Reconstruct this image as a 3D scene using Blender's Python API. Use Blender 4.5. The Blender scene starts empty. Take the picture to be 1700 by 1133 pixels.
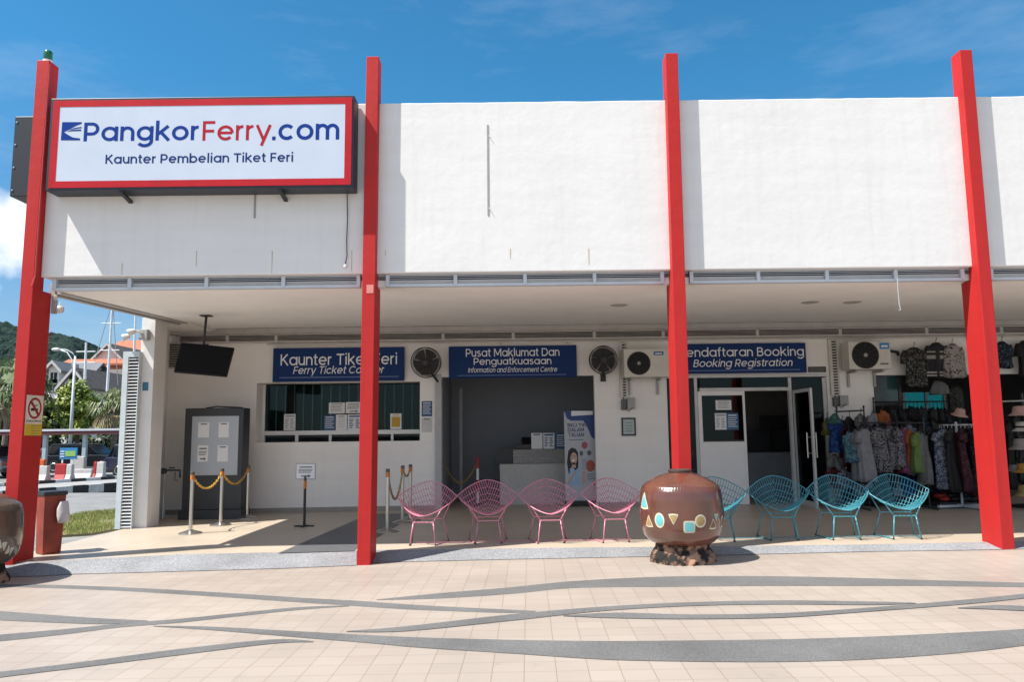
import bpy, bmesh, math, random
from mathutils import Vector, Matrix, noise
random.seed(7)
R_ = math.radians
sc = bpy.context.scene
COL = sc.collection

# ------------------------------------------------------------------ camera, sky, sun, exposure
CAM_Z, F_PX, PITCH, ROLL = 1.5, 1250.0, R_(6.85), R_(-0.65)
fwd = Vector((0, math.cos(PITCH), math.sin(PITCH)))
_r = Vector((1, 0, 0)); _u = _r.cross(fwd)
rgt = _r * math.cos(ROLL) + _u * math.sin(ROLL)
upv = -_r * math.sin(ROLL) + _u * math.cos(ROLL)
cd = bpy.data.cameras.new('camera'); cam = bpy.data.objects.new('camera', cd); COL.objects.link(cam)
M4 = Matrix((rgt, upv, -fwd)).transposed().to_4x4(); M4.translation = (0, 0, CAM_Z)
cam.matrix_world = M4
cd.sensor_width = 36.0; cd.lens = F_PX / 1700 * 36; cd.clip_start = 0.05; cd.clip_end = 4000
sc.camera = cam

SUN_D = Vector((0.60, 0.265, -1.0)).normalized()          # the way the light travels
SUN_EL = math.asin(-SUN_D.z)
SUN_AZ = math.atan2(-SUN_D.x, -SUN_D.y)
world = bpy.data.worlds.new('World'); sc.world = world; world.use_nodes = True
wn = world.node_tree.nodes; wl = world.node_tree.links; wn.clear()
wo = wn.new('ShaderNodeOutputWorld'); bg = wn.new('ShaderNodeBackground'); bg.inputs['Strength'].default_value = 0.11
sky = wn.new('ShaderNodeTexSky'); sky.sky_type = 'NISHITA'; sky.sun_disc = False
sky.sun_elevation = SUN_EL; sky.sun_rotation = SUN_AZ; sky.altitude = 0; sky.air_density = 1.0; sky.dust_density = 0.25; sky.ozone_density = 3.0
tc = wn.new('ShaderNodeTexCoord')
# thin cirrus: stretched noise on the sky direction
mp = wn.new('ShaderNodeMapping'); mp.inputs['Rotation'].default_value = (0.2, 0.3, 0.35); mp.inputs['Scale'].default_value = (1.3, 1.6, 5.0)
n1 = wn.new('ShaderNodeTexNoise'); n1.inputs['Scale'].default_value = 2.3; n1.inputs['Detail'].default_value = 9; n1.inputs['Roughness'].default_value = 0.62
r1 = wn.new('ShaderNodeValToRGB'); r1.color_ramp.elements[0].position = 0.52; r1.color_ramp.elements[1].position = 0.86
r1.color_ramp.elements[1].color = (0.15, 0.15, 0.15, 1)
wl.new(tc.outputs['Generated'], mp.inputs['Vector']); wl.new(mp.outputs['Vector'], n1.inputs['Vector']); wl.new(n1.outputs['Fac'], r1.inputs['Fac'])
# one cumulus bank low on the left
cdir = Vector((-0.672, 1.0, 0.262)).normalized()
vd = wn.new('ShaderNodeVectorMath'); vd.operation = 'DISTANCE'; vd.inputs[1].default_value = cdir
wl.new(tc.outputs['Generated'], vd.inputs[0])
n2 = wn.new('ShaderNodeTexNoise'); n2.inputs['Scale'].default_value = 14; n2.inputs['Detail'].default_value = 8
wl.new(tc.outputs['Generated'], n2.inputs['Vector'])
ma = wn.new('ShaderNodeMath'); ma.operation = 'MULTIPLY_ADD'; ma.inputs[1].default_value = -0.16
wl.new(n2.outputs['Fac'], ma.inputs[0]); wl.new(vd.outputs['Value'], ma.inputs[2])
mr = wn.new('ShaderNodeMapRange'); mr.inputs['From Min'].default_value = -0.022; mr.inputs['From Max'].default_value = -0.065
wl.new(ma.outputs['Value'], mr.inputs['Value'])
mx = wn.new('ShaderNodeMath'); mx.operation = 'MAXIMUM'
wl.new(r1.outputs['Color'], mx.inputs[0]); wl.new(mr.outputs['Result'], mx.inputs[1])
mix = wn.new('ShaderNodeMix'); mix.data_type = 'RGBA'; mix.inputs[7].default_value = (5.6, 5.7, 5.9, 1)
tint = wn.new('ShaderNodeMix'); tint.data_type = 'RGBA'; tint.blend_type = 'MULTIPLY'; tint.inputs[0].default_value = 1.0; 
sx_ = wn.new('ShaderNodeSeparateXYZ'); wl.new(tc.outputs['Generated'], sx_.inputs['Vector'])
tr_ = wn.new('ShaderNodeValToRGB'); te = tr_.color_ramp.elements
te[0].position = 0.0; te[0].color = (0.40, 0.43, 0.46, 1); te[1].position = 0.42; te[1].color = (0.225, 0.63, 0.735, 1)
te2 = te.new(0.16); te2.color = (0.40, 0.52, 0.58, 1)
wl.new(sx_.outputs['Z'], tr_.inputs['Fac']); wl.new(tr_.outputs['Color'], tint.inputs[7])
wl.new(sky.outputs['Color'], tint.inputs[6])
# added unseen brightening of the sky behind the camera, lifts shaded facade and ceiling
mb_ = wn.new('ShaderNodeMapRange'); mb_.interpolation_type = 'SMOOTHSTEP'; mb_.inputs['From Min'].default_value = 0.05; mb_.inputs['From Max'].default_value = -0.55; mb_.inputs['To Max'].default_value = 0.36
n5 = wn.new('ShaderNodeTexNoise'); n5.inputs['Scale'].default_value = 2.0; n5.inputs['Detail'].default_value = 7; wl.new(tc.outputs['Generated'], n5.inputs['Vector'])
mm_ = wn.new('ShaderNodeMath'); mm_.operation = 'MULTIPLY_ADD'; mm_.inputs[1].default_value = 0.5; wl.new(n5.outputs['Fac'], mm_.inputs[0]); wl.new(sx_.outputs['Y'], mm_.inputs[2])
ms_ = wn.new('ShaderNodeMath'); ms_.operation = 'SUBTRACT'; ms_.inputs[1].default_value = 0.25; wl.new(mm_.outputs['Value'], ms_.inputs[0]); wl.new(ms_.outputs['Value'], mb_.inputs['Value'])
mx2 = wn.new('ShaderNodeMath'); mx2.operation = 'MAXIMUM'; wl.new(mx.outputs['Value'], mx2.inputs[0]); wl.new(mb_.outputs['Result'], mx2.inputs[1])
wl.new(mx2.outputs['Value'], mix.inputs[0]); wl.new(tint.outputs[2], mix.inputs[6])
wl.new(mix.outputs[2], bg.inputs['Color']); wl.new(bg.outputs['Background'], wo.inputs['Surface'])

sd = bpy.data.lights.new('sun', 'SUN'); sd.energy = 4.1; sd.angle = R_(0.53); sd.color = (1.0, 0.955, 0.89)
sun = bpy.data.objects.new('sun', sd); COL.objects.link(sun); sun.rotation_euler = SUN_D.to_track_quat('-Z', 'Y').to_euler(); sun.location = (-20, -6, 30)
sc.view_settings.view_transform = 'Standard'; sc.view_settings.look = 'None'; sc.view_settings.exposure = 1.05; sc.view_settings.gamma = 1.0

# ------------------------------------------------------------------ measuring: a pixel of the 1700 x 1133 photograph to a point at a known depth
CP = Vector((0, 0, CAM_Z))
def ray(x, y): return fwd + rgt * ((x - 850) / F_PX) - upv * ((y - 566.5) / F_PX)
def atY(x, y, Y): d = ray(x, y); return CP + d * (Y / d.y)
def atZ(x, y, z): d = ray(x, y); return CP + d * ((z - CAM_Z) / d.z)
GA, GB = 0.0125, 0.010
def zg(x): return GA * x + GB                             # the plaza falls gently to the left
def atG(x, y):                                            # on the plaza's plane
    d = ray(x, y); t = (GB - CAM_Z) / (d.z - GA * d.x); return CP + d * t
def RX(x0, y0, x1, y1, Y):
    ym, xm = (y0 + y1) / 2, (x0 + x1) / 2
    return atY(x0, ym, Y).x, atY(x1, ym, Y).x, atY(xm, y1, Y).z, atY(xm, y0, Y).z

# ------------------------------------------------------------------ materials
MATS = {}
def mat(name, col, rough=0.6, metal=0.0, var=0.08, scale=6.0, bump=0.0, bscale=60.0, coat=0.0, spec=0.5, col2=None, det=4, pos=(.3, .7)):
    if name in MATS: return MATS[name]
    m = bpy.data.materials.new(name); m.use_nodes = True; MATS[name] = m
    nt = m.node_tree; b = nt.nodes['Principled BSDF']
    b.inputs['Roughness'].default_value = rough; b.inputs['Metallic'].default_value = metal
    b.inputs['Specular IOR Level'].default_value = spec
    if coat: b.inputs['Coat Weight'].default_value = coat; b.inputs['Coat Roughness'].default_value = 0.08
    t = nt.nodes.new('ShaderNodeTexCoord')
    n = nt.nodes.new('ShaderNodeTexNoise'); n.inputs['Scale'].default_value = scale; n.inputs['Detail'].default_value = det
    nt.links.new(t.outputs['Object'], n.inputs['Vector'])
    r = nt.nodes.new('ShaderNodeValToRGB'); r.color_ramp.elements[0].position = pos[0]; r.color_ramp.elements[1].position = pos[1]
    c2 = col2 or [min(1, c * (1 + var)) for c in col]; c1 = col if col2 else [c * (1 - var) for c in col]
    r.color_ramp.elements[0].color = (*c1, 1); r.color_ramp.elements[1].color = (*c2, 1)
    nt.links.new(n.outputs['Fac'], r.inputs['Fac']); nt.links.new(r.outputs['Color'], b.inputs['Base Color'])
    if bump:
        n3 = nt.nodes.new('ShaderNodeTexNoise'); n3.inputs['Scale'].default_value = bscale; n3.inputs['Detail'].default_value = 5
        nt.links.new(t.outputs['Object'], n3.inputs['Vector'])
        bp = nt.nodes.new('ShaderNodeBump'); bp.inputs['Strength'].default_value = bump; bp.inputs['Distance'].default_value = 0.01
        nt.links.new(n3.outputs['Fac'], bp.inputs['Height']); nt.links.new(bp.outputs['Normal'], b.inputs['Normal'])
    return m
def mat_glass(name, tint=(0.6, 0.75, 0.75), opa=0.25, rough=0.02):
    if name in MATS: return MATS[name]
    m = bpy.data.materials.new(name); m.use_nodes = True; MATS[name] = m
    nt = m.node_tree; nt.nodes.clear()
    o = nt.nodes.new('ShaderNodeOutputMaterial'); mixs = nt.nodes.new('ShaderNodeMixShader')
    t = nt.nodes.new('ShaderNodeBsdfTransparent'); t.inputs['Color'].default_value = (*tint, 1)
    g = nt.nodes.new('ShaderNodeBsdfGlossy'); g.inputs['Roughness'].default_value = rough; g.inputs['Color'].default_value = (0.13, 0.165, 0.18, 1)
    f = nt.nodes.new('ShaderNodeFresnel'); f.inputs['IOR'].default_value = 1.5
    a = nt.nodes.new('ShaderNodeMath'); a.operation = 'ADD'; a.inputs[1].default_value = opa; a.use_clamp = True
    nt.links.new(f.outputs['Fac'], a.inputs[0]); nt.links.new(a.outputs['Value'], mixs.inputs['Fac'])
    nt.links.new(t.outputs['BSDF'], mixs.inputs[1]); nt.links.new(g.outputs['BSDF'], mixs.inputs[2]); nt.links.new(mixs.outputs['Shader'], o.inputs['Surface'])
    return m
def mat_print(name, c1, c2, scale=22.0, rough=0.75, c3=None, thr=0.5):
    """printed cloth: blotches of a second colour (and a third) on a ground colour"""
    if name in MATS: return MATS[name]
    m = bpy.data.materials.new(name); m.use_nodes = True; MATS[name] = m
    nt = m.node_tree; b = nt.nodes['Principled BSDF']; b.inputs['Roughness'].default_value = rough; b.inputs['Specular IOR Level'].default_value = 0.2
    t = nt.nodes.new('ShaderNodeTexCoord')
    n = nt.nodes.new('ShaderNodeTexNoise'); n.inputs['Scale'].default_value = scale; n.inputs['Detail'].default_value = 2.0; n.inputs['Distortion'].default_value = 1.6
    nt.links.new(t.outputs['Object'], n.inputs['Vector'])
    r = nt.nodes.new('ShaderNodeValToRGB'); r.color_ramp.interpolation = 'CONSTANT'
    r.color_ramp.elements[0].position = 0.0; r.color_ramp.elements[0].color = (*c1, 1)
    r.color_ramp.elements[1].position = thr; r.color_ramp.elements[1].color = (*c2, 1)
    if c3: e = r.color_ramp.elements.new(thr + 0.09); e.color = (*c3, 1)
    nt.links.new(n.outputs['Fac'], r.inputs['Fac']); nt.links.new(r.outputs['Color'], b.inputs['Base Color'])
    return m
def mat_tiles():
    m = bpy.data.materials.new('plaza_tiles'); m.use_nodes = True
    nt = m.node_tree; b = nt.nodes['Principled BSDF']; L = nt.links.new
    t = nt.nodes.new('ShaderNodeTexCoord'); mpn = nt.nodes.new('ShaderNodeMapping'); mpn.inputs['Rotation'].default_value = (0, 0, R_(1.2)); mpn.inputs['Location'].default_value = (0.05, 0.1, 0)
    L(t.outputs['Object'], mpn.inputs['Vector'])
    br = nt.nodes.new('ShaderNodeTexBrick'); br.offset = 0.0; br.squash = 1.0
    br.inputs['Scale'].default_value = 1.0; br.inputs['Brick Width'].default_value = 0.2; br.inputs['Row Height'].default_value = 0.2
    br.inputs['Mortar Size'].default_value = 0.0027; br.inputs['Mortar Smooth'].default_value = 0.3; br.inputs['Bias'].default_value = 0.0
    br.inputs['Color1'].default_value = (0.40, 0.343, 0.293, 1); br.inputs['Color2'].default_value = (0.368, 0.313, 0.266, 1); br.inputs['Mortar'].default_value = (0.235, 0.185, 0.145, 1)
    L(mpn.outputs['Vector'], br.inputs['Vector'])
    n = nt.nodes.new('ShaderNodeTexNoise'); n.inputs['Scale'].default_value = 0.55; n.inputs['Detail'].default_value = 6; L(t.outputs['Object'], n.inputs['Vector'])
    r = nt.nodes.new('ShaderNodeValToRGB'); r.color_ramp.elements[0].position = 0.3; r.color_ramp.elements[0].color = (0.86, 0.85, 0.85, 1); r.color_ramp.elements[1].position = 0.7; r.color_ramp.elements[1].color = (1.05, 1.04, 1.03, 1)
    L(n.outputs['Fac'], r.inputs['Fac'])
    mm = nt.nodes.new('ShaderNodeMix'); mm.data_type = 'RGBA'; mm.blend_type = 'MULTIPLY'; mm.inputs[0].default_value = 1
    L(br.outputs['Color'], mm.inputs[6]); L(r.outputs['Color'], mm.inputs[7]); 
    # small dark stains
    n2 = nt.nodes.new('ShaderNodeTexNoise'); n2.inputs['Scale'].default_value = 3.1; n2.inputs['Detail'].default_value = 7; n2.inputs['Roughness'].default_value = 0.7; L(t.outputs['Object'], n2.inputs['Vector'])
    r2 = nt.nodes.new('ShaderNodeValToRGB'); r2.color_ramp.elements[0].position = 0.62; r2.color_ramp.elements[0].color = (1, 1, 1, 1); r2.color_ramp.elements[1].position = 0.82; r2.color_ramp.elements[1].color = (0.74, 0.7, 0.66, 1)
    L(n2.outputs['Fac'], r2.inputs['Fac'])
    m2 = nt.nodes.new('ShaderNodeMix'); m2.data_type = 'RGBA'; m2.blend_type = 'MULTIPLY'; m2.inputs[0].default_value = 1
    L(mm.outputs[2], m2.inputs[6]); L(r2.outputs['Color'], m2.inputs[7]); L(m2.outputs[2], b.inputs['Base Color'])
    rr = nt.nodes.new('ShaderNodeMapRange'); rr.inputs['To Min'].default_value = 0.34; rr.inputs['To Max'].default_value = 0.55; L(n.outputs['Fac'], rr.inputs['Value']); L(rr.outputs['Result'], b.inputs['Roughness'])
    b.inputs['Specular IOR Level'].default_value = 0.4
    bp = nt.nodes.new('ShaderNodeBump'); bp.inputs['Strength'].default_value = 0.25; bp.inputs['Distance'].default_value = 0.002; bp.invert = True
    L(br.outputs['Fac'], bp.inputs['Height']); L(bp.outputs['Normal'], b.inputs['Normal'])
    return m
def mat_speckle(name, c1, c2, c3, scale=260.0, rough=0.8):
    m = bpy.data.materials.new(name); m.use_nodes = True; MATS[name] = m
    nt = m.node_tree; b = nt.nodes['Principled BSDF']; b.inputs['Roughness'].default_value = rough
    t = nt.nodes.new('ShaderNodeTexCoord'); v = nt.nodes.new('ShaderNodeTexVoronoi'); v.inputs['Scale'].default_value = scale
    nt.links.new(t.outputs['Object'], v.inputs['Vector'])
    r = nt.nodes.new('ShaderNodeValToRGB'); e = r.color_ramp.elements
    e[0].position = 0.15; e[0].color = (*c1, 1); e[1].position = 0.85; e[1].color = (*c3, 1); k = e.new(0.5); k.color = (*c2, 1)
    sp = nt.nodes.new('ShaderNodeSeparateColor'); nt.links.new(v.outputs['Color'], sp.inputs['Color']); nt.links.new(sp.outputs['Red'], r.inputs['Fac'])
    n = nt.nodes.new('ShaderNodeTexNoise'); n.inputs['Scale'].default_value = 1.4; n.inputs['Detail'].default_value = 6; nt.links.new(t.outputs['Object'], n.inputs['Vector'])
    r2 = nt.nodes.new('ShaderNodeValToRGB'); r2.color_ramp.elements[0].position = 0.3; r2.color_ramp.elements[0].color = (0.78, 0.78, 0.78, 1); r2.color_ramp.elements[1].position = 0.7; r2.color_ramp.elements[1].color = (1.1, 1.1, 1.1, 1)
    nt.links.new(n.outputs['Fac'], r2.inputs['Fac'])
    mm = nt.nodes.new('ShaderNodeMix'); mm.data_type = 'RGBA'; mm.blend_type = 'MULTIPLY'; mm.inputs[0].default_value = 1
    nt.links.new(r.outputs['Color'], mm.inputs[6]); nt.links.new(r2.outputs['Color'], mm.inputs[7]); nt.links.new(mm.outputs[2], b.inputs['Base Color'])
    return m
def mat_wall(name, col, streak=(0.80, 0.78, 0.75), amt=0.35, rough=0.75):
    """painted plaster: broad roller patches, faint rain streaks running down, fine bump"""
    m = bpy.data.materials.new(name); m.use_nodes = True; MATS[name] = m
    nt = m.node_tree; b = nt.nodes['Principled BSDF']; L = nt.links.new
    b.inputs['Roughness'].default_value = rough; b.inputs['Specular IOR Level'].default_value = 0.25
    t = nt.nodes.new('ShaderNodeTexCoord')
    mp1 = nt.nodes.new('ShaderNodeMapping'); mp1.inputs['Scale'].default_value = (7.0, 7.0, 0.55); L(t.outputs['Object'], mp1.inputs['Vector'])
    n = nt.nodes.new('ShaderNodeTexNoise'); n.inputs['Scale'].default_value = 1.5; n.inputs['Detail'].default_value = 7; n.inputs['Roughness'].default_value = 0.65; L(mp1.outputs['Vector'], n.inputs['Vector'])
    r = nt.nodes.new('ShaderNodeValToRGB'); r.color_ramp.elements[0].position = 0.5; r.color_ramp.elements[0].color = (0, 0, 0, 1); r.color_ramp.elements[1].position = 0.8; r.color_ramp.elements[1].color = (amt, amt, amt, 1)
    L(n.outputs['Fac'], r.inputs['Fac'])
    n2 = nt.nodes.new('ShaderNodeTexNoise'); n2.inputs['Scale'].default_value = 1.1; n2.inputs['Detail'].default_value = 5; L(t.outputs['Object'], n2.inputs['Vector'])
    r2 = nt.nodes.new('ShaderNodeValToRGB'); r2.color_ramp.elements[0].position = 0.3; r2.color_ramp.elements[0].color = (*[c * 0.95 for c in col], 1); r2.color_ramp.elements[1].position = 0.7; r2.color_ramp.elements[1].color = (*col, 1)
    L(n2.outputs['Fac'], r2.inputs['Fac'])
    mm = nt.nodes.new('ShaderNodeMix'); mm.data_type = 'RGBA'; mm.blend_type = 'MULTIPLY'
    L(r.outputs['Color'], mm.inputs[0]); L(r2.outputs['Color'], mm.inputs[6]); mm.inputs[7].default_value = (*streak, 1)
    mp4 = nt.nodes.new('ShaderNodeMapping'); mp4.inputs['Scale'].default_value = (0.5, 0.5, 4.5); L(t.outputs['Object'], mp4.inputs['Vector'])
    n4 = nt.nodes.new('ShaderNodeTexNoise'); n4.inputs['Scale'].default_value = 1.3; n4.inputs['Detail'].default_value = 6; L(mp4.outputs['Vector'], n4.inputs['Vector'])
    r4 = nt.nodes.new('ShaderNodeValToRGB'); r4.color_ramp.elements[0].position = 0.35; r4.color_ramp.elements[0].color = (0.965, 0.965, 0.965, 1); r4.color_ramp.elements[1].position = 0.6; r4.color_ramp.elements[1].color = (1.0, 1.0, 1.0, 1)
    L(n4.outputs['Fac'], r4.inputs['Fac'])
    m4 = nt.nodes.new('ShaderNodeMix'); m4.data_type = 'RGBA'; m4.blend_type = 'MULTIPLY'; m4.inputs[0].default_value = 1
    L(mm.outputs[2], m4.inputs[6]); L(r4.outputs['Color'], m4.inputs[7]); L(m4.outputs[2], b.inputs['Base Color'])
    n3 = nt.nodes.new('ShaderNodeTexNoise'); n3.inputs['Scale'].default_value = 7; n3.inputs['Detail'].default_value = 8; n3.inputs['Roughness'].default_value = 0.6; L(t.outputs['Object'], n3.inputs['Vector'])
    bp = nt.nodes.new('ShaderNodeBump'); bp.inputs['Strength'].default_value = 0.2; bp.inputs['Distance'].default_value = 0.02
    L(n3.outputs['Fac'], bp.inputs['Height']); L(bp.outputs['Normal'], b.inputs['Normal'])
    return m
WHITE = mat_wall('white_plaster', (0.735, 0.722, 0.705), amt=0.30)
WALL = mat_wall('off_white_wall', (0.87, 0.84, 0.80), amt=0.22)
CEIL = mat('ceiling_paint', (0.90, 0.875, 0.84), 0.8, var=0.03, scale=1.5)
def mat_hill():
    m = bpy.data.materials.new('forest_hill'); m.use_nodes = True; nt = m.node_tree; b = nt.nodes['Principled BSDF']; L = nt.links.new; b.inputs['Roughness'].default_value = 0.95; b.inputs['Specular IOR Level'].default_value = 0.1
    t = nt.nodes.new('ShaderNodeTexCoord'); n = nt.nodes.new('ShaderNodeTexNoise'); n.inputs['Scale'].default_value = 0.3; n.inputs['Detail'].default_value = 4; L(t.outputs['Object'], n.inputs['Vector'])
    mxv = nt.nodes.new('ShaderNodeMix'); mxv.data_type = 'VECTOR'; mxv.inputs[0].default_value = 0.12; sc_ = nt.nodes.new('ShaderNodeVectorMath'); sc_.operation = 'SCALE'; sc_.inputs['Scale'].default_value = 18; L(n.outputs['Color'], sc_.inputs[0])
    ad = nt.nodes.new('ShaderNodeVectorMath'); ad.operation = 'ADD'; L(t.outputs['Object'], ad.inputs[0]); L(sc_.outputs['Vector'], ad.inputs[1])
    v = nt.nodes.new('ShaderNodeTexVoronoi'); v.inputs['Scale'].default_value = 0.16; L(ad.outputs['Vector'], v.inputs['Vector'])
    r = nt.nodes.new('ShaderNodeValToRGB'); e = r.color_ramp.elements; e[0].position = 0.15; e[0].color = (0.042, 0.070, 0.052, 1); e[1].position = 0.75; e[1].color = (0.010, 0.022, 0.024, 1)  # bluish distance haze and the shade between crowns are put into these colours
    L(v.outputs['Distance'], r.inputs['Fac'])
    n2 = nt.nodes.new('ShaderNodeTexNoise'); n2.inputs['Scale'].default_value = 0.05; n2.inputs['Detail'].default_value = 6; L(t.outputs['Object'], n2.inputs['Vector'])
    r2 = nt.nodes.new('ShaderNodeValToRGB'); r2.color_ramp.elements[0].position = 0.35; r2.color_ramp.elements[0].color = (0.55, 0.6, 0.65, 1); r2.color_ramp.elements[1].position = 0.65; r2.color_ramp.elements[1].color = (1.1, 1.1, 1.0, 1); L(n2.outputs['Fac'], r2.inputs['Fac'])
    mm = nt.nodes.new('ShaderNodeMix'); mm.data_type = 'RGBA'; mm.blend_type = 'MULTIPLY'; mm.inputs[0].default_value = 1; L(r.outputs['Color'], mm.inputs[6]); L(r2.outputs['Color'], mm.inputs[7]); L(mm.outputs[2], b.inputs['Base Color'])
    bp = nt.nodes.new('ShaderNodeBump'); bp.inputs['Strength'].default_value = 0.8; bp.inputs['Distance'].default_value = 2.0; bp.invert = True; L(v.outputs['Distance'], bp.inputs['Height']); L(bp.outputs['Normal'], b.inputs['Normal'])
    return m
RED = mat_wall('red_paint', (0.455, 0.021, 0.020), streak=(0.66, 0.75, 0.75), amt=0.55, rough=0.55)
GREYM = mat('grey_aluminium', (0.50, 0.53, 0.57), 0.45, 0.0, 0.05)
DARK = mat('dark_void', (0.015, 0.015, 0.016), 0.9)
TILE = mat_tiles()
GRAN = mat_speckle('grey_pebble_band', (0.085, 0.083, 0.081), (0.125, 0.122, 0.118), (0.19, 0.186, 0.18))
WASH = mat_speckle('pale_pebble_wash', (0.165, 0.170, 0.180), (0.225, 0.23, 0.24), (0.31, 0.31, 0.318), 110)
FLOOR = mat('walkway_tile', (0.46, 0.385, 0.30), 0.42, var=0.07, scale=1.6)
DFLOOR = mat('dark_walkway_tile', (0.10, 0.102, 0.108), 0.5, var=0.1, scale=20)
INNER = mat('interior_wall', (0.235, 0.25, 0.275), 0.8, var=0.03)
STEEL = mat('steel', (0.55, 0.53, 0.50), 0.28, 0.95, 0.05)
BLACK = mat('black_plastic', (0.014, 0.014, 0.016), 0.4)
WPAINT = mat('white_enamel', (0.74, 0.735, 0.72), 0.45, var=0.03)
BLUE = mat('blue_board', (0.006, 0.030, 0.125), 0.6, var=0.04, spec=0.2)
LETW = mat('white_letter', (0.74, 0.75, 0.77), 0.6, var=0.02)
PAPER = mat('white_paper', (0.72, 0.72, 0.72), 0.7, var=0.03)
INK = mat('grey_print', (0.10, 0.11, 0.13), 0.7, var=0.05)
BINK = mat('blue_print', (0.03, 0.09, 0.24), 0.7, var=0.05)
YEL = mat('yellow_plastic', (0.60, 0.33, 0.03), 0.45, var=0.06)
ORANGE = mat('orange_plastic', (0.55, 0.17, 0.02), 0.45, var=0.06)

# ------------------------------------------------------------------ mesh builder and object tree
OFF = {}
def tag(o, label=None, cat=None, group=None, kind=None):
    if label: o['label'] = label
    if cat: o['category'] = cat
    if group: o['group'] = group
    if kind: o['kind'] = kind
    return o
def thing(name, label, cat, loc=(0, 0, 0), rz=0.0, group=None):
    o = bpy.data.objects.new(name, None); COL.objects.link(o); o.location = loc; o.rotation_euler = (0, 0, rz); o.empty_display_size = 0.1
    OFF[o.name] = Vector(loc)
    return tag(o, label, cat, group)
class MB:
    def __init__(s): s.v = []; s.f = []; s.m = []; s.mi = 0
    def add(s, vs, fs):
        k = len(s.v); s.v += [Vector(p) for p in vs]
        for f in fs: s.f.append([i + k for i in f]); s.m.append(s.mi)
        return s
    def box(s, x0, x1, y0, y1, z0, z1):
        return s.add([(x, y, z) for x in (x0, x1) for y in (y0, y1) for z in (z0, z1)],
                     [(0, 1, 3, 2), (4, 6, 7, 5), (0, 4, 5, 1), (2, 3, 7, 6), (0, 2, 6, 4), (1, 5, 7, 3)])
    def obox(s, c, size, M=Matrix()):
        a, b, d = [q / 2 for q in size]; c = Vector(c)
        return s.add([c + M @ Vector((x, y, z)) for x in (-a, a) for y in (-b, b) for z in (-d, d)],
                     [(0, 1, 3, 2), (4, 6, 7, 5), (0, 4, 5, 1), (2, 3, 7, 6), (0, 2, 6, 4), (1, 5, 7, 3)])
    def quad(s, *p): return s.add(p, [tuple(range(len(p)))])
    def hexa(s, front, back):
        return s.add(list(front) + list(back), [(0, 1, 2, 3), (7, 6, 5, 4), (0, 4, 5, 1), (1, 5, 6, 2), (2, 6, 7, 3), (3, 7, 4, 0)])
    def slab(s, poly, t):                                   # polygon of 3-D points pushed along vector t
        n = len(poly); t = Vector(t); p = [Vector(q) for q in poly]
        return s.add(p + [q + t for q in p], [tuple(range(n)), tuple(range(2 * n - 1, n - 1, -1))] + [(i, i + n, (i + 1) % n + n, (i + 1) % n) for i in range(n)])
    def tube(s, path, r, n=8, closed=False, cap=True):
        P = [Vector(p) for p in path]; N = len(P); rs = r if isinstance(r, (list, tuple)) else [r] * N
        base = len(s.v); nrm = None; rings = []
        for i in range(N):
            a = P[(i - 1) % N] if (closed or i > 0) else P[i]; b = P[(i + 1) % N] if (closed or i < N - 1) else P[i]
            t = (b - a)
            t = t.normalized() if t.length > 1e-9 else Vector((0, 0, 1))
            if nrm is None:
                nrm = t.orthogonal().normalized()
            else:
                nrm = nrm - t * nrm.dot(t)
                nrm = nrm.normalized() if nrm.length > 1e-6 else t.orthogonal().normalized()
            bi = t.cross(nrm); rings.append([P[i] + (nrm * math.cos(2 * math.pi * k / n) + bi * math.sin(2 * math.pi * k / n)) * rs[i] for k in range(n)])
        vs = [p for q in rings for p in q]; fs = []
        for i in range(N if closed else N - 1):
            j = (i + 1) % N
            for k in range(n): fs.append((i * n + k, i * n + (k + 1) % n, j * n + (k + 1) % n, j * n + k))
        if not closed and cap: fs += [tuple(range(n - 1, -1, -1)), tuple((N - 1) * n + k for k in range(n))]
        return s.add(vs, fs)
    def lathe(s, prof, c=(0, 0, 0), n=32, a0=0.0, fn=None):
        c = Vector(c); vs = []; fs = []
        for r, z in prof:
            for k in range(n):
                a = a0 + 2 * math.pi * k / n; rr = r * (fn(a, z) if fn else 1)
                vs.append(c + Vector((rr * math.cos(a), rr * math.sin(a), z)))
        m = len(prof)
        for i in range(m - 1):
            for k in range(n): fs.append((i * n + k, i * n + (k + 1) % n, (i + 1) * n + (k + 1) % n, (i + 1) * n + k))
        fs.append(tuple(range(n - 1, -1, -1))); fs.append(tuple((m - 1) * n + k for k in range(n)))
        return s.add(vs, fs)
    def ball(s, c, r, n=12, sq=(1, 1, 1)):
        c = Vector(c); m = max(6, n // 2 + 1)
        prof = [(math.sin(math.pi * i / m) * r + 1e-5, -math.cos(math.pi * i / m) * r) for i in range(m + 1)]
        k = len(s.v); s.lathe(prof, (0, 0, 0), n)
        for i in range(k, len(s.v)): s.v[i] = c + Vector((s.v[i].x * sq[0], s.v[i].y * sq[1], s.v[i].z * sq[2]))
        return s
    def xform(s, M):
        s.v = [M @ p for p in s.v]; return s
    def build(s, name, mats, parent=None, smooth=False, local=False, bevel=0.0, loc=None):
        o0 = Vector((0, 0, 0))
        if parent is not None: o0 = OFF.get(parent.name, Vector((0, 0, 0)))
        elif loc is not None: o0 = Vector(loc)
        if local: o0 = Vector((0, 0, 0))
        me = bpy.data.meshes.new(name); me.from_pydata([p - o0 for p in s.v], [], s.f)
        for m_ in (mats if isinstance(mats, (list, tuple)) else [mats]): me.materials.append(m_)
        me.polygons.foreach_set('material_index', s.m)
        bm = bmesh.new(); bm.from_mesh(me); bmesh.ops.recalc_face_normals(bm, faces=bm.faces); bm.to_mesh(me); bm.free()
        if smooth: me.polygons.foreach_set('use_smooth', [True] * len(me.polygons))
        o = bpy.data.objects.new(name, me); COL.objects.link(o)
        if parent is not None: o.parent = parent
        elif loc is not None: o.location = o0
        OFF[o.name] = o0
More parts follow.
